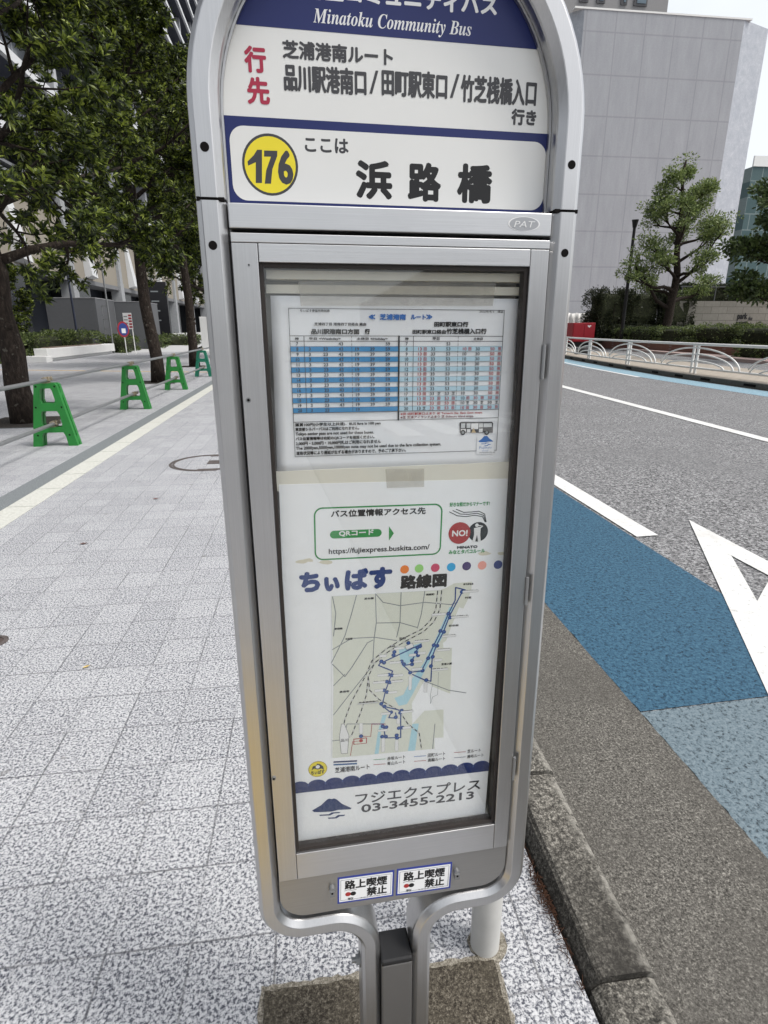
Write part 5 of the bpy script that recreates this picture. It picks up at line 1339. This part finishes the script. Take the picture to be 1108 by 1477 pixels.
hb = empty('hoarding', (-15, 43, 0), 'dark grey boxed hoarding enclosure with pale capping behind the slim lamp pole', 'hoarding', 'grey hoardings in front of the office block')
mb = MB(); mb.box((-16.6, 41.4, 0), (-13.5, 45.15, 3.42)); mb.build('panel', M_GREYH, hb, bevel=0.02)
mb = MB(); mb.box((-16.62, 41.38, 3.422), (-13.48, 45.16, 3.47)); mb.build('capping', plain('hoarding_cap', (0.3, 0.3, 0.31), 0.6), hb)
hb = empty('hoarding', (-12.5, 47, 0), 'dark grey hoarding box behind the round road sign', 'hoarding', 'grey hoardings in front of the office block')
mb = MB(); mb.box((-13.5, 45.2, 0), (-11.55, 49.5, 3.36)); mb.build('panel', M_GREYH, hb, bevel=0.02)
mb = MB(); mb.box((-13.52, 45.18, 3.362), (-11.53, 49.5, 3.40)); mb.build('capping', plain('hoarding_cap', (0.3, 0.3, 0.31), 0.6), hb)
# road sign and notice board
Ysg = 38.0
p = at(178, 475, Ysg); rs = empty('road_sign', (p.x, Ysg, 0), 'round no parking sign with red rim and blue face in front of the dark hoarding', 'road sign')
mb = MB(); mb.cyl((p.x, Ysg + 0.03, 0), (p.x, Ysg + 0.03, p.z), 0.03, 10); mb.build('pole', M_WPOST, rs)
nrm = Vector((0.88, -0.475, 0)); c0_ = Vector((p.x, Ysg - 0.03, p.z))
mb = MB(); mb.cyl(c0_ - nrm * 0.01, c0_ + nrm * 0.01, 0.46, 28); disc_ = mb.build('disc', ink('sign_red', (0.30, 0.02, 0.03)), rs)
mb = MB(); mb.cyl(c0_ + nrm * 0.0105, c0_ + nrm * 0.016, 0.36, 28); mb.build('face', ink('sign_blue', (0.025, 0.05, 0.22)), disc_)
sd_ = Vector((-nrm.y, nrm.x, 0)); f0_ = c0_ + nrm * 0.0165; mb = MB()
q_ = [f0_ + sd_ * a + nrm * b + Vector((0, 0, z)) for b in (0, 0.004) for a, z in ((-0.16, -0.22), (0.16, -0.22), (0.16, 0.05), (-0.16, 0.05))]
mb.add(q_, [(0, 3, 2, 1), (4, 5, 6, 7), (0, 1, 5, 4), (1, 2, 6, 5), (2, 3, 7, 6), (3, 0, 4, 7)]); mb.build('time_plate', I_W, disc_)
p = at(184.5, 463, Ysg + 1); nb = empty('notice_board', (p.x, Ysg + 1, 0), 'white notice board with red text on a thin pole beside the round road sign', 'notice board')
mb = MB(); mb.cyl((p.x + 0.2, Ysg + 1.03, 0), (p.x + 0.2, Ysg + 1.03, p.z - 0.4), 0.03, 8); mb.build('pole', M_WPOST, nb)
mb = MB(); mb.box((p.x - 0.26, Ysg + 0.98, p.z - 0.48), (p.x + 0.26, Ysg + 1.0, p.z + 0.48)); bd = mb.build('board', I_W, nb)
mb = MB()
for i in range(5): mb.box((p.x + 0.06, Ysg + 0.972, p.z - 0.4 + i * 0.17), (p.x + 0.24, Ysg + 0.979, p.z - 0.30 + i * 0.17))
mb.cur = 1
for i in range(4): mb.box((p.x - 0.22, Ysg + 0.972, p.z - 0.36 + i * 0.2), (p.x + 0.0, Ysg + 0.979, p.z - 0.30 + i * 0.2))
mb.build('printed_rows', [ink('sign_red', (0.42, 0.02, 0.03)), I_MAPGREY], bd)
# lamp pole and thin pale pole
YL = 33.5 * 13.5 / abs(at(113, 492, 33.5).x); p0, p1 = at(96, 393, YL), at(113, 492, YL)
lp = empty('lamp_pole', (p1.x, YL, 0), 'slim dark lamp pole with a small twin head in front of the grey hoarding', 'lamp post')
mb = MB(); mb.tube([(p1.x, YL, 0), (p1.x, YL, p0.z)], [0.07, 0.055], 10); mb.build('pole', plain('navy_steel', (0.02, 0.025, 0.045), 0.4), lp)
mb = MB(); mb.tube([(p1.x, YL, p0.z - 0.05), (p1.x - 0.18, YL, p0.z + 0.25), (p1.x - 0.5, YL - 0.1, p0.z + 0.35)], 0.05, 8); mb.tube([(p1.x, YL, p0.z - 0.05), (p1.x + 0.15, YL, p0.z + 0.28), (p1.x + 0.35, YL - 0.1, p0.z + 0.33)], 0.05, 8); mb.each('lamp_head', M_STEEL, lp)
p0, p1 = at(150, 362, 40.6), at(163, 497, 40.6)
pl_ = empty('service_pole', (p1.x, 40.6, 0), 'thin pale pole with step irons in front of the light hoarding face', 'pole')
mb = MB(); mb.cyl((p1.x, 40.6, 0), (p1.x, 40.6, p0.z + 1.5), 0.05, 10); mb.build('pole', M_STEEL, pl_)
for z_ in (2.9, 2.1, 1.5):
    mb = MB(); mb.box((p1.x - 0.36, 40.57, z_), (p1.x - 0.05, 40.63, z_ + 0.05)); mb.cyl((p1.x - 0.36, 40.6, z_ - 0.6), (p1.x - 0.36, 40.6, z_ + 0.05), 0.025, 6); mb.build('step_iron', M_STEEL, pl_)
p = at(297, 476, 40); mb = MB(); mb.box((p.x - 0.35, 40, 0), (p.x + 0.3, 40.2, 2.25)); mb.box((p.x - 0.42, 39.9, 0), (p.x + 0.37, 40.3, 0.15))
tag(mb.build('site_board', M_WPOST, bevel=0.02), 'plain white upright board behind the teal barricade next to the sign frame', 'board')
p = at(232, 470, 52); kt = empty('totem_sign', (p.x, 52, 0), 'black upright totem sign in front of the office entrance columns', 'totem sign')
mb = MB(); mb.box((p.x - 0.9, 52, 0.2), (p.x + 0.75, 52.4, 5.2)); mb.build('panel', plain('totem_black', (0.015, 0.015, 0.018), 0.35), kt)
mb = MB()
for i in range(4): mb.box((p.x - 0.5, 51.985, 4.4 - i * 0.75), (p.x + 0.1, 51.995, 4.5 - i * 0.75))
mb.each('printed_row', I_MAPGREY, kt)
mb = MB(); mb.add([(p.x - 1.75, 51.5, 0.2), (p.x - 1.05, 51.5, 0.2), (p.x - 1.35, 51.5, 3.3), (p.x - 1.75, 51.5, 3.4), (p.x - 1.75, 51.7, 0.2), (p.x - 1.05, 51.7, 0.2), (p.x - 1.35, 51.7, 3.3), (p.x - 1.75, 51.7, 3.4)], [(0, 1, 2, 3), (7, 6, 5, 4), (0, 4, 5, 1), (1, 5, 6, 2), (2, 6, 7, 3), (3, 7, 4, 0)])
tag(mb.build('leaning_panel', M_WPOST), 'white tapering panel standing close beside the black totem sign', 'panel')

# office block: facade along the street
ob_ = empty('office_building', (-17, 60, 0), 'large office block with white slab edges and dark glazing behind the evergreen trees', 'building')
XF = -17.0; YA, YB = 8.0, 190.0
mb = MB(); mb.box((-45, YA, 0), (XF - 2.2, YB, 74)); mb.build('core', plain('core_dark', (0.03, 0.034, 0.045), 0.4), ob_)
mb = MB(); mb.box((XF - 2.1, YA, 5.3), (XF - 0.25, YB, 9.2)); mb.build('beige_wall', plain('beige_cladding', (0.27, 0.245, 0.205), 0.8, 0, 0.2, 0.06, 0.5), ob_)
for i in range(4):
    mb = MB(); mb.box((XF - 0.9, YA, 9.45 + i * 0.5), (XF - 0.1 - 0.05 * i, YB, 9.62 + i * 0.5)); mb.build('louvre', plain('grey_louvre', (0.15, 0.155, 0.165), 0.5), ob_)
mb = MB(); mb.box((XF - 2.0, YA, 4.95), (XF - 0.15, YB, 5.28)); mb.build('soffit_band', plain('soffit_grey', (0.16, 0.163, 0.17), 0.7), ob_)
mslab = plain('white_slab', (0.58, 0.59, 0.60), 0.6, 0, 0.3, 0.04)
def mat_band():
    t = NT('window_band'); c = t.coord(); sx = t.n('ShaderNodeSeparateXYZ'); t.l(c, sx.inputs[0])
    g = t.math('FRACT', t.math('DIVIDE', sx.outputs[1], 2.95))
    bar_ = t.math('LESS_THAN', g, 0.05)
    w = t.n('ShaderNodeTexWhiteNoise', noise_dimensions='2D'); cb = t.n('ShaderNodeCombineXYZ')
    t.l(t.math('FLOOR', t.math('DIVIDE', sx.outputs[1], 2.95)), cb.inputs[0]); t.l(t.math('FLOOR', t.math('DIVIDE', sx.outputs[2], 4.4)), cb.inputs[1]); t.l(cb.outputs[0], w.inputs[0])
    col = t.mix(w.outputs['Value'], (0.05, 0.06, 0.075), (0.17, 0.185, 0.20))
    t.color(t.mix(bar_, col, (0.30, 0.31, 0.33))); t.set(0.12, 0, 0.7)
    return t.m
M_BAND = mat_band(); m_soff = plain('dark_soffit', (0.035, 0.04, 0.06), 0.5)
for i in range(14):
    z = 12.4 + i * 4.4
    mb = MB(); mb.box((XF, YA, z), (XF + 0.3, YB, z + 0.55)); mb.build('slab_edge', mslab, ob_)
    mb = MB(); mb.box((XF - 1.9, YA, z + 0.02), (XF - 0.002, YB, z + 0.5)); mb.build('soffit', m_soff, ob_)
    mb = MB(); mb.box((XF - 2.1, YA, z + 0.505), (XF - 1.6, YB, z + 4.39)); mb.build('window_band', M_BAND, ob_)
for j in range(14):
    y_ = 12.4 + j * 11.8
    mb = MB(); mb.box((XF - 0.9, y_, 0), (XF + 0.02, y_ + 1.0, 5.6)); mb.build('column', plain('board_marked_concrete', (0.30, 0.31, 0.32), 0.8, 0, 0.2, 0.25, 4), ob_)
    mb = MB(); mb.box((XF - 0.6, y_ + 0.1, 5.603), (XF + 0.01, y_ + 0.9, 12.3)); mb.build('pilaster', plain('board_marked_concrete', (0.30, 0.31, 0.32), 0.8, 0, 0.2, 0.25, 4), ob_)
    mb = MB(); mb.box((XF - 1.55, y_ + 4, 12.95), (XF - 0.5, y_ + 4.8, 70.0)); mb.build('blade_wall', plain('blade_grey', (0.42, 0.43, 0.45), 0.6), ob_)
    for q in (3.6,):
        y2 = y_ + q
        mb = MB(); mb.add([(XF - 0.24, y2, 5.4), (XF - 0.24, y2 + 1.7, 5.4), (XF - 0.24, y2 + 0.9, 9.0), (XF - 0.24, y2, 9.0), (XF + 0.35, y2, 5.6), (XF + 0.25, y2 + 1.6, 5.5), (XF - 0.05, y2 + 0.8, 9.0), (XF - 0.05, y2, 9.0)], [(0, 1, 2, 3)[::-1], (4, 5, 6, 7), (0, 1, 5, 4), (1, 2, 6, 5), (2, 3, 7, 6), (3, 0, 4, 7)])
        mb.build('white_fin', mslab, ob_)
    mb = MB(); mb.box((XF - 2.18, y_ + 1.4, 1.0), (XF - 0.8, y_ + 5.9, 4.9)); mb.build('entrance_glazing', plain('entrance_dark', (0.03, 0.033, 0.038), 0.25), ob_)
# ================================================================== right background
# guard rail panels
def rail_panel(a, b, label):
    a, b = Vector(a), Vector(b); L_ = (b - a).length; r_ = empty('guard_rail', (a.x, a.y, 0), label, 'guard rail', 'white guard rail panels along the far kerb')
    d = (b - a).normalized(); z0 = 0.085
    def P(u, z): return (a.x + d.x * u * L_, a.y + d.y * u * L_, z0 + z)
    for u in (0.024, 0.976):
        mb = MB(); mb.cyl(P(u, 0), P(u, 0.90), 0.045, 10); mb.build('post', M_WPOST, r_, smooth=True, auto=40)
    mb = MB(); mb.cyl(P(0.0, 0.90), P(1.0, 0.90), 0.044, 10); mb.build('top_rail', M_WPOST, r_, smooth=True, auto=40)
    mb = MB(); mb.cyl(P(0.0, 0.17), P(1.0, 0.17), 0.034, 8); mb.build('bottom_rail', M_WPOST, r_, smooth=True, auto=40)
    for (h, w) in ((0.62, 0.47), (0.43, 0.41), (0.22, 0.32)):
        pts = [P(0.0 + w * math.sin(R(t)), 0.17 + h * math.cos(R(t))) for t in range(0, 91, 10)]
        mb = MB(); mb.tube(pts, 0.025, 8); mb.build('arc_bar', M_WPOST, r_, smooth=True)
    for (h, w, te) in ((0.62, 0.46, 80), (0.42, 0.44, 84), (0.2, 0.36, 90)):
        pts = [P(1.0 - w * math.sin(R(t)), 0.17 + h * math.cos(R(t))) for t in [te * i / 9 for i in range(10)]]
        if te < 90: pts = [p for p in pts]
        mb = MB(); mb.tube(pts, 0.025, 8); mb.build('arc_bar', M_WPOST, r_, smooth=True)
posts = [(15.4, 36.2), (14.3, 31.2), (13.35, 26.5), (12.75, 22.0), (12.38, 17.4), (12.2, 12.8), (12.2, 8.4)]
rl = ['white arched guard rail panel hidden behind the sign, by the white sheeting', 'white arched guard rail panel in front of the red cabinet beside the sign frame', 'white arched guard rail panel in front of the near end of the tall dark hedge',
      'white arched guard rail panel below the street tree', 'white arched guard rail panel in front of the small clipped shrub', 'white arched guard rail panel nearest, beyond the right edge']
for i in range(5): rail_panel(posts[i], posts[i + 1], rl[i])
p = gnd(840, 511, 0.085); mb = MB(); mb.box((p.x - 0.35, p.y, 0.085), (p.x + 0.35, p.y + 0.25, 0.40)); tag(mb.build('weight_block', M_BLACK, bevel=0.02), 'small black weight block standing at the foot of the guard rail', 'block')

# brick planter, hedges, trees
plt = empty('brick_planter', (23, 36, 0), 'long low red brick planter holding the hedges across the road', 'planter')
mb = MB(); mb.obox((23.2, 45.5), (22.1, 22.0), 0.3, 0.0, 0.52); mb.obox((23.3, 45.6), (34, 45.2), 0.3, 0.0, 0.5); mb.build('wall', M_BRICK, plt)
mb = MB(); mb.obox((23.2, 45.5), (22.1, 22.0), 0.36, 0.523, 0.58); mb.build('coping', plain('brick_coping', (0.17, 0.09, 0.075), 0.8), plt)
mb = MB(); mb.slab([(23.3, 45.3), (22.25, 22.0), (34, 22.0), (34, 45.0)], 0.1, 0.45); mb.build('soil', M_SOIL, plt)
boxes = [(23.9, 44.2, 1.0, 0.95, 1.1, 0.55), (24.0, 41.5, 0.95, 1.0, 1.5, 0.52), (23.9, 38.6, 0.95, 1.0, 2.0, 0.55), (23.8, 35.0, 0.95, 1.0, 2.2, 0.55), (23.6, 31.0, 1.05, 0.95, 2.4, 0.58), (23.4, 27.0, 1.0, 0.9, 2.3, 0.56), (26.5, 34.5, 0.8, 1.6, 2.2, 0.6)]
shrub('hedge', boxes, 22000, (0.12, 0.06), M_LEAF3, 'low rounded green hedge along the top of the brick planter', 'hedge', 41)
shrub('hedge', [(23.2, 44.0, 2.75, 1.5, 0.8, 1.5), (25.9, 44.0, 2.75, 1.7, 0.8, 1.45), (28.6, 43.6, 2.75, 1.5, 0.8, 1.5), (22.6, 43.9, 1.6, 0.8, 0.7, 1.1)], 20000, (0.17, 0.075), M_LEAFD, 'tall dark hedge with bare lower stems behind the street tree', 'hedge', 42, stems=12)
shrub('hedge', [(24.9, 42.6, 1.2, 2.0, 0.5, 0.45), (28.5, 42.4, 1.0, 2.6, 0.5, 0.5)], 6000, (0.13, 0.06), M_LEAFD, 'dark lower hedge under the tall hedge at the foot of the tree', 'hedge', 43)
shrub('shrub', [(21.8, 26.0, 0.32, 0.7, 1.1, 0.32)], 1600, (0.11, 0.055), M_LEAF3, 'small clipped shrub on the pavement under the dark broad leaved tree', 'shrub', 44)

def clump_tree(seed, loc, H, tr, limbs, leafm, leaf, clump_r, nclump, name, label, z0f, fork=True, elev=0.45, flat=0.55):
    T = Tree(seed); rn = T.rn; n = 12; pts = [Vector((0, 0, -0.1))]
    for i in range(1, n + 1):
        f = i / n; pts.append(Vector((0.35 * math.sin(f * 5) * 0.6 + rn.gauss(0, 0.05), rn.gauss(0, 0.06), H * 0.93 * f)))
    rr = [tr * (1 - 0.86 * (i / n)) + 0.025 for i in range(n + 1)]; T.mb.tube(pts, rr, 12)
    tips = [(pts[-1], Vector((0, 0, 1)))]
    for i, (hf, az, L_) in enumerate(limbs):
        j = min(n - 1, int(hf * n)); c = pts[j].lerp(pts[j + 1], hf * n - j)
        d = Vector((math.cos(az), math.sin(az), elev)); p = c.copy(); path = [p.copy()]; r0 = rr[j] * 0.55; m = 7; ends = []
        for q in range(m):
            up = 0.0 if q < 3 else 0.45
            d = (d + Vector((rn.gauss(0, 0.22), rn.gauss(0, 0.22), rn.gauss(0, 0.16) + up * 0.35))).normalized(); p = p + d * (L_ / m); path.append(p.copy())
            for _r in range(2 if q >= 2 else 0):
                if rn.random() > 0.72: continue
                dd = (d + Vector((rn.gauss(0, 0.8), rn.gauss(0, 0.8), 0.25 + rn.random() * 0.6))).normalized(); ll = L_ * rn.uniform(0.16, 0.32)
                e1 = p + dd * ll * 0.5; e2 = p + dd * ll + Vector((0, 0, 0.08)); T.mb.tube([p, e1, e2], [r0 * 0.4, r0 * 0.3, 0.01], 5, False); tips.append((e2, dd))
        T.mb.tube(path, [max(0.012, r0 * (1 - 0.8 * q / m)) for q in range(m + 1)], 7, False); tips.append((p, d))
    rng = np.random.default_rng(seed); P = []; N = []
    for (p, d) in tips:
        cr_ = clump_r * rng.uniform(0.6, 1.25); m = int(nclump * rng.uniform(0.6, 1.3))
        u = rng.normal(size=(m, 3)); u /= np.linalg.norm(u, axis=1, keepdims=True); rad = rng.uniform(0, 1, (m, 1)) ** 0.45
        q = np.array(p) + u * rad * np.array([cr_, cr_, cr_ * flat]) + rng.normal(0, 0.04, (m, 3))
        P.append(q); N.append(u * 0.8 + np.array([0, 0, 0.45]) + rng.normal(0, 0.45, (m, 3)))
    r_ = empty(name, (0, 0, 0), label, 'tree', None); T.mb.build('trunk', M_BARK, r_, smooth=True)
    leaf_mesh('crown', np.concatenate(P), np.concatenate(N), leaf[0], leaf[1], leafm, r_, seed)
    r_.location = loc; print(name, len(tips), sum(len(x) for x in P)); return r_
PI2 = math.pi
limbs = [(0.27, PI2 * 0.55, 2.4), (0.36, PI2 * 1.35, 2.6), (0.50, PI2 * 1.12, 2.9), (0.55, -0.35, 2.6), (0.64, PI2 * 0.8, 2.2), (0.76, 0.1, 1.8), (0.20, PI2 * 1.02, 4.0), (0.24, -0.15, 3.2), (0.30, PI2 * 0.93, 3.7), (0.34, 0.25, 3.8), (0.38, PI2 * 1.5, 2.2), (0.44, PI2 * 0.98, 3.0), (0.46, -0.1, 3.4), (0.52, PI2 * 0.5, 2.0), (0.57, 0.12, 2.9), (0.60, PI2 * 1.04, 2.5), (0.68, 0.3, 2.2), (0.72, PI2 * 0.9, 2.0), (0.80, -0.2, 1.5), (0.84, PI2 * 1.1, 1.3), (0.90, 0.6, 0.8)]
clump_tree(51, (24.6, 38.2, 0.45), 12.0, 0.30, limbs, M_LEAF2, (0.19, 0.08), 0.56, 118, 'street_tree', 'pruned street tree with bare forking limbs and leafy clumps before the grey wall', 0.2)
limbs = [(0.30, PI2 * 1.0, 2.5), (0.34, PI2 * 1.4, 2.4), (0.38, 0.2, 2.5), (0.46, PI2 * 0.85, 2.6), (0.52, PI2 * 1.2, 2.4), (0.58, 0.5, 2.5), (0.64, PI2 * 1.02, 2.2), (0.72, -0.4, 2.0), (0.76, PI2 * 0.8, 1.8), (0.84, PI2 * 1.15, 1.4), (0.88, 0.2, 1.2)]
clump_tree(57, (21.95, 24.6, 0.1), 8.6, 0.15, limbs, mat_leaf('shade_tree_leaf', [(0.028, 0.045, 0.016), (0.048, 0.075, 0.026), (0.075, 0.115, 0.036), (0.12, 0.17, 0.05)]), (0.22, 0.12), 0.72, 190, 'shade_tree', 'darker broad leaved tree in front of the lettered garden wall and glass block', 0.3, elev=0.2, flat=0.45)

# concrete wall with lettering and railing
cw = empty('garden_wall', (32, 43, 0), 'pale concrete block wall with dark lettering behind the clipped hedge', 'wall')
mb = MB(); mb.prism([(28.6, 0.3), (37.2, 0.3), (36.0, 3.32), (28.6, 3.52)], 43.0, 43.4) if False else mb.box((28.6, 43.0, 0.2), (36.6, 43.4, 3.42))
mb.build('wall_face', M_BOARDCONC, cw)
kk = Ink(42.99, fn=at)
kk.text('park', 1062.5, 463, 1077, 451, I_K, 'wall_lettering', 0.028, lift=0.01); kk.text('HOMES', 1063, 468, 1078.5, 463.5, I_K, 'wall_lettering', 0.02, lift=0.01); kk.text('the', 1079, 462, 1085, 456, I_GREYK, 'wall_lettering', 0.01, lift=0.01)
kk.build(cw)
mb = MB(); mb.box((28.6, 43.15, 4.42), (37.5, 43.23, 4.52))
for x_ in (28.7, 31.5, 34.2, 37.0): mb.box((x_, 43.15, 3.42), (x_ + 0.08, 43.23, 4.42))
mb.each('railing_bar', plain('railing_dark', (0.05, 0.055, 0.055), 0.5), cw)
shrub('hedge', [(31.0, 43.9, 3.9, 2.5, 0.5, 0.75), (35.4, 43.9, 3.85, 2.2, 0.5, 0.7)], 9000, (0.16, 0.08), M_LEAFD, 'green hedge showing above the concrete garden wall', 'hedge', 45)
# red cabinet, white sheeting, orange crate, lamp pole
Yc = 43.0
a, b = at(827.5, 465.5, Yc), at(859.5, 466, Yc)
rc = empty('red_cabinet', ((a.x + b.x) / 2, Yc, 0), 'red two door cabinet seen over the guard rail in front of white sheeting', 'cabinet')
mred = plain('red_paint', (0.30, 0.012, 0.022), 0.45, 0, 0.4, 0.15, 2)
mb = MB(); mb.box((a.x, Yc, 0.45), (b.x, Yc + 1.4, a.z)); mb.build('body', mred, rc, bevel=0.03)
for s0, s1 in ((0.03, 0.49), (0.51, 0.97)):
    mb = MB(); mb.box((a.x + (b.x - a.x) * s0, Yc - 0.03, 0.5), (a.x + (b.x - a.x) * s1, Yc - 0.001, a.z - 0.06)); mb.build('door', mred, rc, bevel=0.01)
mb = MB(); mb.box((a.x + 0.1, Yc + 0.1, 0.088), (b.x - 0.1, Yc + 1.3, 0.448)); mb.build('base', M_BLACK, rc)
mb = MB(); xx = a.x + (b.x - a.x) * 0.72; mb.prism([(xx - 0.16, a.z - 0.22), (xx, a.z - 0.36), (xx + 0.16, a.z - 0.22), (xx + 0.08, a.z - 0.17), (xx, a.z - 0.21), (xx - 0.08, a.z - 0.17)], Yc - 0.036, Yc - 0.031); mb.build('heart_mark', I_W, rc)
Ys = 47.0; a, b = at(800, 451, Ys), at(871, 451.5, Ys)
ws = empty('sheeting_fence', (a.x, Ys, 0), 'white sheeting fence hung in loose folds behind the red cabinet', 'fence')
mb = MB(); n = 60; vs_ = []; fs_ = []
for i in range(n + 1):
    x_ = a.x + (b.x - a.x) * i / n
    for j in range(7): vs_.append((x_, Ys + 0.05 * math.sin(i * 0.9 + j * 0.7) + 0.03 * math.sin(i * 2.3 - j), 0.1 + (a.z - 0.1 - 0.06 * abs(math.sin(i * 0.35))) * j / 6))
for i in range(n):
    for j in range(6): fs_.append((i * 7 + j, (i + 1) * 7 + j, (i + 1) * 7 + j + 1, i * 7 + j + 1))
mb.add(vs_, fs_); o = mb.build('sheet', plain('white_tarp', (0.70, 0.69, 0.67), 0.6), ws, smooth=True); sol = o.modifiers.new('thickness', 'SOLIDIFY'); sol.thickness = 0.01
for px in (864.5,):
    p = at(px, 450, Ys - 0.3); mb = MB(); mb.cyl((p.x, Ys - 0.3, 0), (p.x, Ys - 0.3, p.z + 0.15), 0.06, 8); mb.build('post', plain('rust_post', (0.16, 0.085, 0.06), 0.8), ws)
a, b = at(859.5, 479, 44.5), at(869.5, 487, 44.5)
oc = empty('orange_crate', (a.x, 44.5, 0), 'orange and black crate between the red cabinet and the tall hedge', 'crate')
mb = MB(); mb.box((a.x, 44.5, 0.088), (b.x, 45.2, a.z)); mb.build('body', plain('orange_rust', (0.30, 0.10, 0.03), 0.7), oc, bevel=0.02)
mb = MB(); mb.box((a.x + 0.2, 44.48, 0.5), (b.x - 0.16, 44.499, a.z - 0.12)); mb.build('panel', M_BLACK, oc)
p0, p1 = at(916, 317, 41.0), at(905, 415, 41.0)
bp = empty('black_pole', (p1.x, 41.0, 0), 'plain black pole with a flared cap rising behind the tall hedge', 'pole')
mb = MB(); mb.tube([(p1.x, 41, 0.4), (p1.x, 41, p0.z - 0.5)], [0.13, 0.10], 10); mb.build('shaft', M_BLACK, bp)
mb = MB(); mb.tube([(p1.x, 41, p0.z - 0.5), (p1.x, 41, p0.z - 0.35), (p1.x, 41, p0.z - 0.12), (p1.x, 41, p0.z)], [0.12, 0.16, 0.2, 0.24], 12); mb.build('cap', M_BLACK, bp)

# big panelled wall building
pb = empty('panelled_building', (35, 62, 0), 'tall blank building clad in pale grey square panels across the road', 'building')
YW = 60.0
mb = MB(); mb.box((26.35, YW, 0), (42.25, YW + 25, 29.0)); mb.build('front_wall', M_PANEL, pb)
mpale = mat_speckle('pale_corner_panel', [(0.35, (0.34, 0.365, 0.41)), (0.55, (0.42, 0.44, 0.48)), (0.7, (0.52, 0.54, 0.57))], 1.6, 9, 0.5, 0.0)
mb = MB(); mb.add([(42.25, YW, 0), (45.8, YW + 1.3, 0), (45.8, YW + 25, 0), (42.25, YW + 25, 0), (42.25, YW, 29.0), (45.8, YW + 1.3, 29.0), (45.8, YW + 25, 29.0), (42.25, YW + 25, 29.0)], [(0, 1, 5, 4), (1, 2, 6, 5), (2, 3, 7, 6), (4, 5, 6, 7), (0, 4, 7, 3)]); mb.build('corner_panel', mpale, pb)
mb = MB(); mb.add([(25.4, YW + 0.8, 0), (26.35, YW, 0), (26.35, YW + 25, 0), (25.4, YW + 25, 0), (25.4, YW + 0.8, 29.0), (26.35, YW, 29.0), (26.35, YW + 25, 29.0), (25.4, YW + 25, 29.0)], [(0, 1, 5, 4), (3, 0, 4, 7), (2, 3, 7, 6), (4, 5, 6, 7)]); mb.build('corner_panel', mpale, pb)
mb = MB(); mb.box((25.4, YW - 0.05, 29.0), (43.0, YW + 0.6, 29.14)); mb.build('coping', M_WPOST, pb)
# dark building above and behind
a, b = at(700, 20, 82), at(962, 20, 82)
db = empty('grey_tower', ((a.x + b.x) / 2, 82, 0), 'grey tower with dark windows rising behind the panelled building', 'building')
mb = MB(); mb.box((a.x, 82, 0), (b.x, 100, 62)); mb.build('wall', plain('tower_grey', (0.24, 0.235, 0.235), 0.8), db)
for px0, px1 in ((860, 872), (895, 904), (914, 933), (835, 848)):
    q0, q1 = at(px0, 5, 82), at(px1, 5, 82)
    for z_ in (39.7, 44.2, 48.7):
        mb = MB(); mb.box((q0.x, 81.85, z_), (q1.x, 81.95, z_ + 3.4)); w_ = mb.build('window', plain('window_frame_dark', (0.05, 0.05, 0.055), 0.5), db)
        mb = MB(); mb.box((q0.x + 0.35, 81.80, z_ + 0.25), (q1.x - 0.2, 81.845, z_ + 3.1)); mb.build('pane', plain('pane_blue', (0.10, 0.14, 0.17), 0.1), w_)
# greenish glass block
a = at(1086, 240, 95)
gb = empty('glass_building', (a.x + 6, 95, 0), 'greenish glass office block beyond the panelled building and the dark broad leaved tree', 'building')
mb = MB(); mb.box((a.x, 95, 0), (a.x + 26, 98, a.z)); mb.build('curtain_wall', mat_blocks('green_glazing', (0.07, 0.115, 0.12), (0.11, 0.16, 0.165), (0.22, 0.27, 0.27), 2.0, 2.4, 0.09), gb)
mb = MB(); mb.box((a.x, 94.85, a.z + 0.003), (a.x + 26, 95.15, a.z + 1.5)); mb.build('roof_screen', M_WPOST, gb)

# ================================================================== behind the camera: what the glass and metal mirror
ap = empty('apartment_building', (-4, -95, 0), 'cream apartment block with a grid of balconies mirrored in the case glass', 'building')
mb = MB(); mb.box((-16, -106, 0), (-4, -96, 11.5)); mb.build('wall', plain('apartment_cream', (0.62, 0.50, 0.34), 0.8), ap)
mb = MB()
for i in range(4):
    for j in range(3): mb.box((-15.4 + j * 3.9, -95.98, 1.2 + i * 2.6), (-12.4 + j * 3.9, -95.8, 2.9 + i * 2.6))
mb.each('balcony_opening', plain('balcony_dark', (0.06, 0.055, 0.05), 0.6), ap)
rb = empty('added_brown_block', (30, -60, 0), 'unseen dull brown block added behind the viewpoint for the metal to mirror', 'building')  # added out of view, kept low so the header bar mirrors sky
mb = MB(); mb.box((16, -90, 0), (46, -50, 9.4)); mb.build('wall', plain('rear_brown', (0.26, 0.24, 0.225), 0.8), rb)
mb = MB()
for i in range(2):
    for j in range(9): mb.box((17.2 + j * 3.2, -49.98, 2.2 + i * 4), (19.4 + j * 3.2, -49.9, 4.6 + i * 4))
mb.each('window', M_DGLASS, rb)
lb2 = empty('added_dark_block', (-30, -40, 0), 'unseen dark block added behind the viewpoint on the plaza side for the metal to mirror', 'building')  # added out of view as something dark for the frame to reflect
mb = MB(); mb.box((-60, -70, 0), (-18, -22, 12.5)); mb.build('wall', plain('rear_dark', (0.16, 0.165, 0.18), 0.6), lb2)
mb = MB()
for i in range(3): mb.box((-60.2, -70.2, 3.6 + i * 4), (-17.8, -21.8, 4.3 + i * 4))
mb.each('slab_edge', mslab, lb2)

for o in list(scene.objects):
    if 'origin' in o: del o['origin']
